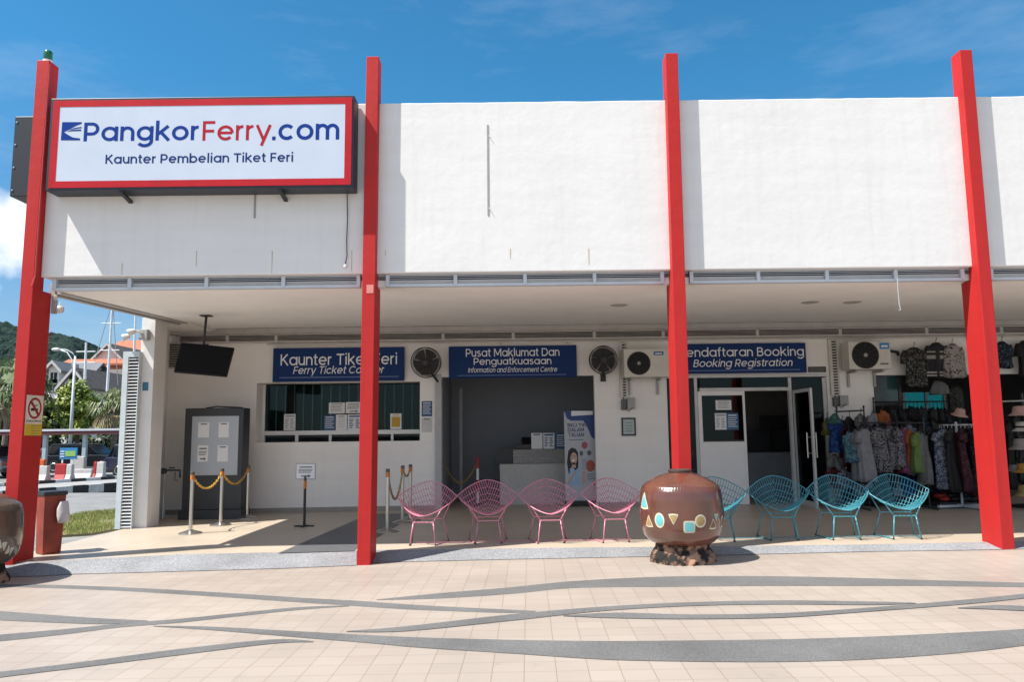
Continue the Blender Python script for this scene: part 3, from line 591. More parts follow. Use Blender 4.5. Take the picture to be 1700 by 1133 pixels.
# booking office glazing
GL = mat_glass('office_glass', (0.40, 0.42, 0.42), .05)
BK = MB(); e = RX(1110, 622, 1378, 627, YB - .02)
BK.box(H3[0] + .001, H3[1] - .001, YB - .035, YB + .06, e[2], H3[3] - .002)
def post(mb, x0, y0, x1, y1, Y0=YB - .03, Y1=YB + .05, floor=True):
    q = RX(x0, y0, x1, y1, Y0); mb.box(q[0], q[1], Y0, Y1, (zw(q[0]) + .003) if floor else q[2], q[3])
post(BK, 1156, 627.2, 1161, 840); post(BK, 1314, 627.2, 1319, 840); post(BK, 1371, 627.2, 1377, 840)
q = RX(1161.3, 644, 1313.7, 649.5, YB - .03); BK.box(q[0], q[1], YB - .028, YB + .048, q[2], q[3])
BKo = BK.build('shopfront', mat('shopfront_frame', (.52, .52, .52), .45), BLD)
gg = MB(); 
for x0_, y0_, x1_, y1_ in ((1110.5, 627, 1155.8, 842), (1319.2, 627, 1370.8, 842), (1161.2, 627.5, 1313.8, 643.8)):
    q = RX(x0_, y0_, x1_, y1_, YB + .01); gg.box(q[0], q[1], YB + .005, YB + .013, max(q[2], zw(q[0]) + .005), q[3])
gg.build('glass', GL, BKo)
# left door leaf
q = RX(1161.5, 650, 1240, 834, YB - .01); zf = zw(q[0]) + .01
dl = MB(); g0 = RX(1166, 657, 1234, 733, YB - .01)
dl.box(q[0], g0[0], YB - .02, YB + .03, zf, q[3]); dl.box(g0[1], q[1], YB - .02, YB + .03, zf, q[3]); dl.box(g0[0], g0[1], YB - .02, YB + .03, g0[3], q[3])
dl.box(g0[0], g0[1], YB - .012, YB + .022, zf, g0[2])
DL = dl.build('door_leaf', WPAINT, BKo, bevel=.003)
s = MB(); s.box(g0[0], g0[1], YB, YB + .008, g0[2], g0[3]); s.build('glass', GL, DL)
s = MB(); s.box(g0[0], g0[1], YB - .014, YB - .0125, g0[2] - .01, g0[2] + .02); s.build('rail', mat('worn_edge', (.03, .03, .03), .7), DL)
# right leaf swung out square to the wall
hx = atY(1317, 700, YB).x; y0, y1 = YB - .86, YB - .03; zt_ = q[3]
dl = MB(); dl.box(hx, hx + .04, y0, y0 + .06, zf, zt_); dl.box(hx, hx + .04, y1 - .06, y1, zf, zt_); dl.box(hx, hx + .04, y0 + .06, y1 - .06, zt_ - .06, zt_); dl.box(hx, hx + .04, y0 + .06, y1 - .06, zf, zf + .1)
DR = dl.build('door_leaf', mat('shopfront_frame', (.52, .52, .52), .45), BKo)
s = MB(); s.box(hx + .016, hx + .024, y0 + .06, y1 - .06, zf + .1, zt_ - .06); s.build('glass', GL, DR)
s = MB()
for sx in (-.06, .10):
    s.tube([(hx + sx, y0 + .09, .98), (hx + sx, y0 + .09, 1.42)], .013, 8)
    for z in (1.06, 1.34): s.tube([(hx + sx, y0 + .09, z), (hx + .02, y0 + .09, z)], .008, 6)
s.build('handle', STEEL, DR)
# booking counter inside, and things on the parapet
zc_ = atY(1275, 752, 15.9).z; s = MB(); s.box(H3[0] + .3, H3[1] + .2, 15.9, 16.5, .05, zc_); bc = s.build('booking_counter', mat('counter_pale', (.34, .35, .39), .5), BLD)
s = MB(); s.box(H3[0] + .3, H3[1] + .2, 16.3, 16.5, zc_ + .002, atY(1275, 716, 16.3).z); s.build('counter_screen', mat('counter_dark', (.030, .029, .030), .5), bc)
e = RX(1262, 690, 1306, 713, 16.1); s = MB(); s.box(e[0], e[1], 16.1, 16.14, e[2], e[3]); s.box((e[0] + e[1]) / 2 - .05, (e[0] + e[1]) / 2 + .05, 16.14, 16.18, zc_ + .004, e[3] - .1); mo = tag(s.build('computer_monitor', mat('monitor_black', (.012, .012, .014), .4), loc=(e[0], 16.1, zc_)), 'dark computer monitor on the counter behind the open glass door', 'monitor')
# steel strips left over from an old sign, bolts and rust runs
s = MB(); e = RX(808.8, 207, 811.6, 358, YF - .005); s.box(e[0], e[1], YF - .005, YF - .001, e[2], e[3])
for yq in (225, 345): v = atY(811, yq, YF); s.tube([(v.x, YF - .004, v.z), (v.x + .02, YF - .02, v.z - .03)], .005, 5)
s.build('mounting_strip', mat('strip_grey', (.30, .29, .28), .5), BLD)
s = MB(); e = RX(421, 316, 424.5, 362, YF - .012); s.box(e[0], e[1], YF - .005, YF - .001, e[2], e[3]); s.build('mounting_strip', mat('strip_grey', (.30, .29, .28), .5), BLD)
s = MB()
for bx, by, by1 in ((203, 437, 457), (326.5, 417, 443), (452, 417, 455), (584, 416, 452), (847, 413, 430), (977, 413, 440), (640, 415, 425)):
    v = atY(bx, by, YF); u = atY(bx, by1, YF)
    s.quad((v.x - .005, YF - .0025, v.z), (v.x + .006, YF - .0025, v.z), (v.x + .0035, YF - .0025, u.z), (v.x - .002, YF - .0025, u.z))
s.build('rust_runs', mat('rust', (.52, .40, .24), .8, var=.3, scale=40), BLD)
for bx, by in ((1028, 507), (1415, 502), (1345, 502)):
    v = atZ(bx, by, 3.36); s = MB(); s.lathe([(.12, -.006), (.13, .0)], (v.x, v.y, 3.285 + (v.y - 9.13) * .0399 - .004), 20)
    s.build('ceiling_lamp', mat('lamp_trim', (.40, .38, .35), .5), BLD)
# ------------------------------------------------------------------ the big signboard on the parapet
def ellipse(cx, cz, rx, rz, Y, n=24): return [(cx + rx * math.cos(2 * math.pi * k / n), Y, cz + rz * math.sin(2 * math.pi * k / n)) for k in range(n)]
YS = YF - .27
SA = RX(80, 160.5, 587, 313.5, YS)
SG = thing('signboard', 'wide light box sign with red border, blue and red PangkorFerry.com lettering on the parapet', 'sign', ((SA[0] + SA[1]) / 2, YF, SA[2]))
m = MB(); m.box(SA[0], SA[1], YS + .004, YF - .012, SA[2], SA[3]); m.build('casing', mat('sign_casing', (.018, .022, .035), .45), SG, bevel=.006)
bt = .012
rb = MB(); x0, x1, z0, z1 = SA[0] + .035, SA[1] - .025, SA[2] + .03, SA[3] - .03; bw = .082
rb.box(x0, x1, YS - .004, YS + .003, z1 - bw, z1); rb.box(x0, x1, YS - .004, YS + .003, z0, z0 + bw); rb.box(x0, x0 + bw, YS - .004, YS + .003, z0 + bw, z1 - bw); rb.box(x1 - bw, x1, YS - .004, YS + .003, z0 + bw, z1 - bw)
rb.build('border', mat('sign_red', (.43, .014, .022), .5, spec=.15), SG)
m = MB(); m.box(x0 + bw, x1 - bw, YS - .001, YS + .003, z0 + bw, z1 - bw); m.build('panel', mat('sign_panel', (.50, .555, .65), .35, var=.03, scale=3), SG)
SBL = mat('sign_blue', (.004, .036, .225), .5, var=.03, spec=.1); SRD = mat('sign_letter_red', (.36, .014, .026), .5, var=.03, spec=.1)
def s3(x, y): return (60 + x / 2.931, 140 + y / 2.931)
def stext(body, a, b, c, d, m_, **k): p, q = s3(a, b), s3(c, d); text_px(body, p[0], p[1], q[0], q[1], YS - .001, m_, SG, thick=.0012, **k)
stext('Pangkor', 232, 177, 790, 306, SBL, bold=.115); stext('Ferry', 810, 177, 1145, 302, SRD, bold=.10); stext('.com', 1149, 192, 1475, 270, SBL, bold=.115)
stext('Kaunter Pembelian Tiket Feri', 338, 333, 1250, 384, mat('sign_navy', (.006, .030, .145), .5, var=.03, spec=.1), bold=.115)
lg = MB()
def lp(x, y): return atY(x / 3.541, 60 + y / 3.541, YS - .001)
for i, P_ in enumerate(([(366, 505), (481, 505), (480, 515), (447, 527), (418, 543), (390, 557), (362, 558)], [(362, 558), (390, 557), (376, 564), (361, 570)], [(361, 570), (376, 564), (405, 583), (430, 596), (471, 601), (470, 612), (358, 612)], [(402, 552), (440, 539), (479, 533), (479, 540), (440, 545)], [(388, 560), (430, 551), (477, 548), (477, 556), (430, 558)])):
    pts = [lp(*q) for q in P_]; lg.slab([(v.x, YS - .0024 - .0003 * i, v.z) for v in pts], (0, .0012, 0))
lg.build('logo', SBL, SG)
for px in (205, 466):
    v = atY(px, 317, YS + .12); b = MB(); b.slab([(v.x, YS + .02, SA[2] - .002), (v.x + .045, YS + .02, SA[2] - .002), (v.x + .045, YF - .004, SA[2] - .055), (v.x, YF - .004, SA[2] - .055)], (0, 0, -.035)); b.build('bracket', BLACK, SG)
# black light box on the side wall, seen past the first pillar
e = atY(21, 326, 9.25); f = atY(25, 193, 9.25)
SB = thing('light_box', 'black metal back of a second light box jutting out past the left red pillar', 'sign', (e.x, 9.25, e.z))
m = MB(); m.box(f.x, -5.95, 9.25, 11.8, e.z, f.z); m.build('casing', mat('black_casing', (.012, .016, .022), .5), SB, bevel=.01)
m = MB()
for z in (e.z + .2, f.z - .2): m.box(-5.95, XF0 - .001, 9.6, 9.66, z, z + .05)
m.build('bracket', BLACK, SB)
s = MB()
for k in range(4): v = e.z + .08 + k * (f.z - e.z - .16) / 3; s.lathe([(.014, 0), (.012, .006)], (0, 0, 0), 10).v
s.v = [Vector((f.x + .03, 9.249, 0)) + Vector((p.x, -p.z, p.y)) for p in s.v]
for k in range(4):
    for i in range(20): s.v[k * 20 + i].z += e.z + .08 + k * (f.z - e.z - .16) / 3
s.build('rivets', STEEL, SB)
# beacon on the first pillar
v = atY(81, 97, 8.98)
BE = thing('beacon_lamp', 'small green beacon lamp on top of the left red pillar', 'lamp', (-5.80, 8.975, 6.17))
MB().lathe([(.055, 6.172), (.055, 6.20), (.045, 6.205)], (-5.80, 8.975, 0), 16).build('base', WPAINT, BE)
MB().lathe([(.042, 6.205), (.050, 6.22), (.050, 6.265), (.046, 6.27), (.050, 6.275), (.050, 6.31), (.04, 6.325)], (-5.80, 8.975, 0), 20).build('lens', mat('green_lens', (.01, .13, .06), .25), BE, smooth='auto')
# loose cable hanging from the sign, pull cord under the vent
cb = MB(); P_ = [(576, 315), (577, 360), (575.5, 400), (576, 425), (573.5, 438)]
cb.tube([(atY(x, y, YF - .02).x, YF - .02, atY(x, y, YF - .02).z) for x, y in P_], .006, 6)
co = cb.build('hanging_cable', BLACK, loc=atY(576, 315, YF)); tag(co, 'loose thin black cable with white end dangling below the big sign', 'cable')
v = atY(573, 442, YF - .02); MB().ball(v, .022, 10, (1, .8, 1.1)).build('plug', WPAINT, co)
cb = MB(); P_ = [(1490, 461), (1491, 485), (1493, 505), (1495, 515), (1492, 516)]
cb.tube([atY(x, y, 9.03) for x, y in P_], .006, 6)
tag(cb.build('pull_cord', mat('cord_grey', (.35, .37, .38), .6), loc=atY(1490, 461, 9.03)), 'thin grey cord hanging from the vent in the third bay', 'cord')

# ------------------------------------------------------------------ no smoking sign on the first pillar's side
def pX(x, y): d = ray(x, y); return CP + d * (-5.748 / d.x)
NS = thing('no_smoking_sign', 'white and yellow no smoking notice on the side of the left red pillar', 'sign', pX(60, 690))
za, zb2 = pX(60, 657).z, pX(57, 723.5).z; ya, yb = 8.925, 9.245; zm = za + (zb2 - za) * .715
LN = .0065 * 0
def sx(z): return PILX[0][1] + .006 * (z - 3)
def face(y, z, h): return (sx(z) + h, y, z)
MB().slab([face(ya, zb2, .002), face(yb, zb2, .002), face(yb, za, .002), face(ya, za, .002)], (.003, 0, 0)).build('board', mat('cream_board', (.66, .60, .48), .5), NS)
MB().slab([face(ya, zb2, .0055), face(yb, zb2, .0055), face(yb, zm, .0055), face(ya, zm, .0055)], (.001, 0, 0)).build('yellow_panel', mat('sign_yellow', (.60, .40, .02), .5), NS)
yc, zc = (ya + yb) / 2, za - .155
rg = MB(); n = 32
for k in range(n):
    a0, a1 = 2 * math.pi * k / n, 2 * math.pi * (k + 1) / n
    rg.slab([face(yc + r * math.cos(a), zc + r * math.sin(a), .006) for r, a in ((.128, a0), (.128, a1), (.102, a1), (.102, a0))], (.0015, 0, 0))
dxy = .075
rg.slab([face(yc - dxy - .012, zc + dxy - .012, .0075), face(yc - dxy + .012, zc + dxy + .012, .0075), face(yc + dxy + .012, zc - dxy + .012, .0075), face(yc + dxy - .012, zc - dxy - .012, .0075)], (.0015, 0, 0))
rg.build('prohibition_ring', mat('ring_red', (.30, .012, .02), .5), NS)
cg = MB(); cg.slab([face(yc - .07, zc - .03, .006), face(yc + .03, zc - .03, .006), face(yc + .03, zc + .0, .006), face(yc - .07, zc + .0, .006)], (.001, 0, 0)); cg.slab([face(yc + .037, zc - .03, .006), face(yc + .06, zc - .03, .006), face(yc + .06, zc, .006), face(yc + .037, zc, .006)], (.001, 0, 0)); cg.slab([face(yc - .05, zc + .02, .006), face(yc + .05, zc + .035, .006), face(yc + .05, zc + .045, .006), face(yc - .05, zc + .03, .006)], (.001, 0, 0))
cg.build('cigarette_symbol', BLACK, NS)
tx = text_mb('DILARANG MEROKOK', 0, yb - ya - .04, 0, .026, 0, thick=0, bold=.12); tx.v = [face(ya + .02 + p.x, zm + .022 + p.z, .006) for p in tx.v]; tx.v = [Vector(p) for p in tx.v]; tx.build('lettering', BLACK, NS)
ln = MB()
for k in range(5): z = zm - .025 - k * .03; ln.slab([face(ya + .12, z, .007), face(yb - .02, z, .007), face(yb - .02, z + .006, .007), face(ya + .12, z + .006, .007)], (.0005, 0, 0))
ln.build('small_print', INK, NS)

# ------------------------------------------------------------------ blue name boards on the back wall
YN = YB - .09
def board(px, label, lines, x=None):
    a, b, c, d = RX(*px, YN)
    t = thing('name_board', label, 'sign', ((a + b) / 2, YN, c), group='blue name boards over the counters')
    MB().box(a, b, YN, YN + .05, c, d).build('panel', BLUE, t, bevel=.004)
    for ln_ in lines: text_px(ln_[0], *ln_[1], YN, LETW, t, thick=.001, shear=ln_[2], bold=.088)
    return t
def rule(t, px):
    a, b, c, d = RX(*px, YN); MB().box(a, b, YN - .003, YN - .0005, c, d).build('rule', mat('rule_blue', (.12, .17, .33), .6), t)
t = board((453, 577.5, 671, 633.5), 'blue board lettered Kaunter Tiket Feri above the ticket window', [('Kaunter Tiket Feri', (466, 586.5, 659, 607), 0, .006), ('Ferry Ticket Counter', (486.5, 607.5, 638, 624.5), .22, .006)]); rule(t, (464, 625.8, 662, 627.3))
t = board((745, 574.5, 957.5, 627.5), 'blue board lettered Pusat Maklumat Dan Penguatkuasaan above the dark open doorway', [('Pusat Maklumat Dan', (773.4, 578, 928.7, 592.5), 0, .006), ('Penguatkuasaan', (786.5, 593.5, 915.3, 609.5), 0, .006), ('Information and Enforcement Centre', (777, 609.5, 925, 618.3), .22, .004)]); rule(t, (760, 622.5, 940, 623.7))
t = board((1117, 570.5, 1338.5, 620), 'blue board lettered Pendaftaran Booking above the glass shopfront', [('Pendaftaran Booking', (1127.5, 576.5, 1334.5, 597), 0, .006), ('Booking Registration', (1150.5, 596, 1316, 613), .22, .006)]); rule(t, (1130, 614.5, 1328, 615.8))
nb = RX(1342, 609, 1371.5, 618.5, YB - .02); o = tag(MB().box(nb[0], nb[1], YB - .016, YB - .003, nb[2], nb[3]).build('address_plate', mat('dark_plate', (.04, .035, .035), .4), loc=(nb[0], YB, nb[2])), 'small dark plate right of the Pendaftaran Booking board', 'plate')
ln = MB()
for k in range(2): z = nb[2] + .03 + k * .03; ln.box(nb[0] + .03, nb[1] - .03, YB - .0175, YB - .0162, z, z + .012)
ln.build('small_print', mat('dim_print', (.12, .115, .11), .6), o)

# ------------------------------------------------------------------ paper notices
def paper(px, Y, label, col=PAPER, style='lines', name='notice', cat='notice', group=None, ink=INK):
    a, b, c, d = RX(*px, Y)
    o = tag(MB().box(a, b, Y - .003, Y - .0008, c, d).build(name, col, loc=((a + b) / 2, Y, (c + d) / 2)), label, cat, group)
    w_, h_ = b - a, d - c; q = MB()
    def bar(u0, u1, v0, v1): q.box(a + u0 * w_, a + u1 * w_, Y - .0045, Y - .0032, c + v0 * h_, c + v1 * h_)
    if style == 'lines':
        bar(.15, .85, .84, .90)
        for k in range(5): bar(.12, .88 - .12 * (k % 2), .70 - k * .13, .74 - k * .13)
    elif style == 'arrow':
        bar(.15, .85, .76, .84)
        for k in range(3): bar(.1, .9 - .06 * k, .60 - k * .1, .645 - k * .1)
        bar(.25, .66, .13, .21); q.slab([(a + .64 * w_, Y - .0045, c + .05 * h_), (a + .80 * w_, Y - .0045, c + .17 * h_), (a + .64 * w_, Y - .0045, c + .29 * h_)], (0, .0013, 0))
    elif style == 'twocol':
        bar(.10, .90, .83, .93)
        for s_ in (0, .45):
            for k in range(6): bar(.11 + s_, .44 + s_ - .05 * ((k + int(s_ * 4)) % 3), .66 - k * .105, .715 - k * .105)
    elif style == 'plain': bar(.2, .8, .86, .93)
    elif style == 'block': bar(.12, .88, .14, .78); bar(.2, .8, .86, .92)
    elif style == 'form':
        bar(.2, .8, .86, .91)
        for k in range(6): bar(.2, .8, .74 - k * .11, .755 - k * .11)
    q.build('print', ink, o); return o
YW = YG - .012
NG = 'notices taped to the ticket window'
paper((471.5, 688, 490.5, 715), YW, 'white two column notice alone on the left half of the ticket window', style='twocol', group=NG, ink=mat('pale_print', (.30, .33, .37), .7))
paper((546, 669, 572.5, 687), YW, 'white notice taped high on the ticket window, left of the arrow notice', group=NG)
paper((574, 668, 600, 686.5), YW, 'white notice with a black arrow taped high on the ticket window', style='arrow', group=NG)
paper((537.6, 690, 556.6, 715.5), YW, 'dark blue notice in the lower row on the ticket window', col=mat('navy_paper', (.03, .09, .20), .6), ink=LETW, group=NG)
paper((557.6, 689, 576, 715.2), YW, 'white text notice between the dark blue notice and the one by the pillar', style='form', group=NG)
paper((577.2, 688.6, 600.5, 714.8), YW, 'white and blue notice on the ticket window next to the second red pillar', style='twocol', group=NG, ink=BINK)
paper((648, 687, 666.5, 713), YW, 'white notice with a mustard yellow block right of the second pillar', style='block', group=NG, ink=mat('mustard', (.50, .30, .03), .6))
paper((700, 666.5, 717.5, 692), YB - .002, 'blue notice on the wall strip between ticket window and open doorway', col=mat('navy_paper', (.03, .09, .20), .6), ink=LETW)
paper((700, 694, 717, 718), YB - .002, 'small pale notice directly below the blue notice beside the doorway', col=mat('grey_paper', (.55, .55, .54), .7), style='plain')
fr = RX(1032, 694, 1055.5, 724, YB - .02)
fo = tag(MB().box(fr[0], fr[1], YB - .025, YB - .003, fr[2], fr[3]).build('framed_certificate', BLACK, loc=(fr[0], YB, fr[2])), 'black framed certificate on the wall below the left air conditioner', 'frame')
MB().box(fr[0] + .03, fr[1] - .03, YB - .0275, YB - .0255, fr[2] + .03, fr[3] - .03).build('certificate', mat('pale_certificate', (.40, .46, .46), .5), fo)
q = MB(); w_ = fr[1] - fr[0]
for k in range(4): q.box(fr[0] + .07, fr[1] - .07, YB - .029, YB - .028, fr[2] + .08 + k * .05, fr[2] + .09 + k * .05)
q.build('print', INK, fo)
YD = YB - .0
paper((1188, 665, 1214, 681), YB - .006, 'white text notice at the top of the glass in the white door', col=PAPER)
paper((1187, 686.5, 1206, 714), YB - .006, 'pale two column notice in the white door, left of the blue one', style='twocol', ink=mat('pale_print', (.30, .33, .37), .7))
paper((1206.4, 686.5, 1226, 714), YB - .006, 'blue notice in the white door, right of the pale one', col=mat('navy_paper2', (.04, .13, .26), .6), ink=LETW)

# ------------------------------------------------------------------ fans, air conditioners, cable trunks
def fan(px, py, rpx, label, yaw, tilt, arm):
    Y = YB - .32; c = atY(px, py, Y); r = rpx / F_PX * Y
    t = thing('wall_fan', label, 'fan', (c.x, YB, c.z), group='black wall fans'); OFFc = c
    Mx = Matrix.Translation(c) @ Matrix.Rotation(yaw, 4, 'Z') @ Matrix.Rotation(tilt, 4, 'X')
    k = MB()
    k.tube([(r * math.cos(2 * math.pi * i / 32), 0, r * math.sin(2 * math.pi * i / 32)) for i in range(32)], .009, 6, closed=True)
    k.tube([(.96 * r * math.cos(2 * math.pi * i / 32), .10, .96 * r * math.sin(2 * math.pi * i / 32)) for i in range(32)], .006, 6, closed=True)
    for rr in (.22, .33, .44, .55, .66, .77, .88): k.tube([(rr * r * math.cos(2 * math.pi * i / 28), -.05 * (1 - rr), rr * r * math.sin(2 * math.pi * i / 28)) for i in range(28)], .0022, 4, closed=True)
    for i in range(64):
        a = 2 * math.pi * i / 64; k.tube([(.2 * r * math.cos(a), -.05, .2 * r * math.sin(a)), (.7 * r * math.cos(a), -.035, .7 * r * math.sin(a)), (r * math.cos(a), 0, r * math.sin(a)), (.96 * r * math.cos(a), .10, .96 * r * math.sin(a)), (.3 * r * math.cos(a), .13, .3 * r * math.sin(a))], .0024, 4)
    k.xform(Mx).build('guard', BLACK, t)
    b = MB()
    for i in range(5):
        a0 = 2 * math.pi * i / 5 + .4
        P_ = []
        for s_ in range(7):
            u = s_ / 6; P_.append((.86 * r * math.cos(a0 + u * 1.2), .02 + .05 * u, .86 * r * math.sin(a0 + u * 1.2)))
        inn = [(.18 * r * math.cos(a0 + u * 1.1), .03 + .03 * u, .18 * r * math.sin(a0 + u * 1.1)) for u in (1, .5, 0)]
        b.slab(P_ + inn, (0, .004, 0))
    b.xform(Mx).build('blades', mat('fan_blade', (.016, .015, .014), .4), t)
    h = MB(); h.lathe([(.05, -.04), (.06, 0), (.075, .06), (.075, .18), (.05, .22)], (0, 0, 0), 16); h.v = [Vector((p.x, p.z, p.y)) for p in h.v]; h.xform(Mx).build('motor', BLACK, t)
    a_ = MB(); a_.tube([Mx @ Vector((0, .18, 0)), (c.x + arm[0] * .5, YB - .12, c.z + arm[1] * .6), (c.x + arm[0], YB - .005, c.z + arm[1])], .022, 8); a_.box(c.x + arm[0] - .05, c.x + arm[0] + .05, YB - .03, YB - .003, c.z + arm[1] - .08, c.z + arm[1] + .06); a_.build('arm', BLACK, t)
fan(706.5, 602.5, 25.5, 'black wall fan between the Kaunter Tiket Feri and Pusat Maklumat boards', R_(-12), R_(14), (.22, -.36))
fan(1002, 598, 23.6, 'black wall fan beside the left air conditioner', R_(8), R_(4), (.02, -.30))
def aircon(px, label, fx, fy, fr_, badge, brand_px=None):
    Yf = YB - .42; a, b, c, d = RX(*px, Yf)
    t = thing('air_conditioner', label, 'air conditioner', ((a + b) / 2, YB, c), group='outdoor air conditioner units')
    CAS = mat('ac_casing', (.58, .555, .50), .45, var=.05)
    MB().box(a, b, Yf, YB - .10, c, d).build('casing', CAS, t, bevel=.012)
    v = atY(fx, fy, Yf); r = fr_ / F_PX * Yf
    g = MB()
    ring = [(r * math.cos(2 * math.pi * i / 36), 0, r * math.sin(2 * math.pi * i / 36)) for i in range(36)]
    g.tube([(v.x + p[0], Yf - .004, v.z + p[2]) for p in ring], .010, 6, closed=True)
    for rr in (.16, .3, .44, .58, .72, .86): g.tube([(v.x + p[0] * rr, Yf - .012, v.z + p[2] * rr) for p in ring], .0035, 4, closed=True)
    for i in range(12): q_ = ring[i * 3]; g.tube([(v.x, Yf - .014, v.z), (v.x + q_[0], Yf - .01, v.z + q_[2])], .004, 4)
    g.build('grille', mat('grille_dark', (.022, .022, .023), .5), t)
    MB().slab([(v.x + p[0] * .98, Yf - .002, v.z + p[2] * .98) for p in ring], (0, .0015, 0)).build('fan_opening', DARK, t)
    MB().slab([(v.x + p[0] * .15, Yf - .018, v.z + p[2] * .15) for p in ring], (0, .004, 0)).build('hub', mat('hub_grey', (.30, .30, .30), .5), t)
    e = RX(*badge[0], Yf); MB().box(e[0], e[1], Yf - .004, Yf - .0005, e[2], e[3]).build('badge', mat(badge[1], badge[2], .5), t)
    q = MB(); q.box(e[0] + .03, e[1] - .03, Yf - .0055, Yf - .0042, e[2] + (e[3] - e[2]) * .3, e[2] + (e[3] - e[2]) * .6); q.build('badge_print', LETW, t)
    if brand_px:
        e = RX(*brand_px, Yf); MB().box(e[0], e[1], Yf - .003, Yf - .0005, e[2], e[3]).build('nameplate', INK, t)
    for x in (a + .12, b - .16):
        k = MB(); k.box(x, x + .04, Yf + .02, YB - .003, c - .045, c - .004); k.box(x, x + .04, YB - .045, YB - .003, c - .30, c - .045); k.build('bracket', mat('bracket_grey', (.35, .34, .33), .5), t)
    return t, (a, b, c, d)
t1, r1_ = aircon((1036, 579.5, 1110, 626.5), 'cream air conditioner unit with blue strip badge, half behind the third red pillar', 1060.5, 603.5, 18.7, ((1085, 584, 1101.5, 590), 'strip_badge', (.04, .10, .30)))
t2, r2_ = aircon((1409, 567, 1479, 613.5), 'cream air conditioner unit with bright blue badge, left of the hanging tops', 1436.6, 590, 21.8, ((1460, 569.5, 1476, 579.8), 'sky_badge', (.03, .22, .50)), (1461.5, 603, 1475, 605.5))
k = MB(); k.tube([(r2_[1], YB - .25, r2_[2] + .32), (r2_[1] + .08, YB - .2, r2_[2] + .36), (r2_[1] + .30, YB - .08, r2_[2] + .34), (r2_[1] + .34, YB - .02, r2_[2] + .30)], .028, 8); k.build('refrigerant_hose', BLACK, t2)
def trunk(px, bx, label, blabel):
    Yf = YB - .06; a, b, c, d = RX(*px, Yf)
    t = thing('cable_trunk', label, 'cable trunking', ((a + b) / 2, YB, c), group='slotted cable trunks')
    MB().box(a, b, Yf, YB - .003, c, d).build('cover', mat('trunk_cream', (.56, .535, .49), .5), t)
    s = MB(); n = 20
    for i in range(n): z = c + .02 + i * (d - c - .03) / n; s.box(a + .055, b - .035, Yf - .004, Yf - .0008, z, z + (d - c) / n * .5)
    s.build('slots', DARK, t)
    a, b, c, d = RX(*bx, YB - .09)
    t = thing('isolator_box', blabel, 'electrical box', ((a + b) / 2, YB, c), group='isolator boxes under the cable trunks')
    MB().box(a + .11, b, YB - .09, YB - .003, c + .02, d).build('housing', mat('box_grey', (.34, .34, .335), .5), t, bevel=.008)
    MB().box(a, a + .10, YB - .07, YB - .003, c, d - .03).build('switch', mat('box_dark', (.10, .10, .10), .5), t, bevel=.008)
    k = MB(); k.tube([(a + .05, YB - .04, d - .03), (a + .03, YB - .03, d + .06), (a + .06, YB - .03, d + .10)], .01, 6); k.tube([(a + .08, YB - .075, c + .04), (a + .12, YB - .10, c - .03), (a + .2, YB - .095, c + .04)], .008, 6); k.build('cable', BLACK, t)
trunk((1028.5, 569, 1041.5, 660), (1032, 661, 1054.5, 681), 'cream slotted cable trunk left of the left air conditioner', 'grey isolator box above the framed certificate')
trunk((1377.8, 563.5, 1393, 657), (1385, 657, 1409, 675), 'cream slotted cable trunk right of the Pendaftaran Booking board', 'grey isolator box on the wall above the left clothes rail')
# floodlight on the left column, camera on the first pillar
v = atY(245, 557, YC)
FL = thing('floodlight', 'white twin floodlight on an arm at the top of the left column', 'light', (v.x, YC, v.z))
MB().obox((v.x - .02, YC - .06, v.z), (.14, .11, .17)).build('junction_box', mat('box_grey', (.34, .34, .335), .5), FL, bevel=.01)
k = MB(); k.tube([(v.x - .02, YC - .11, v.z + .02), (v.x - .12, YC - .18, v.z + .03), (v.x - .2, YC - .20, v.z + .02)], .016, 8); k.build('arm', STEEL, FL)
for dz, dx in ((.05, -.11), (-.03, -.19)):
    k = MB(); k.lathe([(.03, 0), (.045, .03), (.06, .10), (.058, .115)], (0, 0, 0), 16); k.xform(Matrix.Translation((v.x + dx, YC - .17, v.z + dz)) @ Matrix.Rotation(R_(-110), 4, 'Y') @ Matrix.Rotation(R_(20), 4, 'X')); k.build('lamp_head', mat('lamp_white', (.62, .60, .57), .3), FL, smooth='auto')
v = atY(92, 511, 9.3)
SC = thing('security_camera', 'small white security camera on the back edge of the left red pillar', 'camera', (v.x, 9.28, v.z))
MB().obox((-5.72, 9.29, v.z + .03), (.05, .05, .22)).build('mount', mat('box_grey', (.34, .34, .335), .5), SC)
k = MB(); k.tube([(-5.71, 9.29, v.z + .16), (-5.69, 9.29, v.z + .10)], .016, 8); k.tube([(-5.70, 9.29, v.z), (-5.64, 9.28, v.z - .02)], .012, 8); k.tube([(-5.63, 9.27, v.z + .06), (-5.66, 9.28, v.z - .02)], .010, 8); k.build('arm', WPAINT, SC)
MB().ball((-5.635, 9.27, v.z - .03), .05, 14).build('dome', mat('cam_white', (.55, .52, .47), .3), SC, smooth=True)

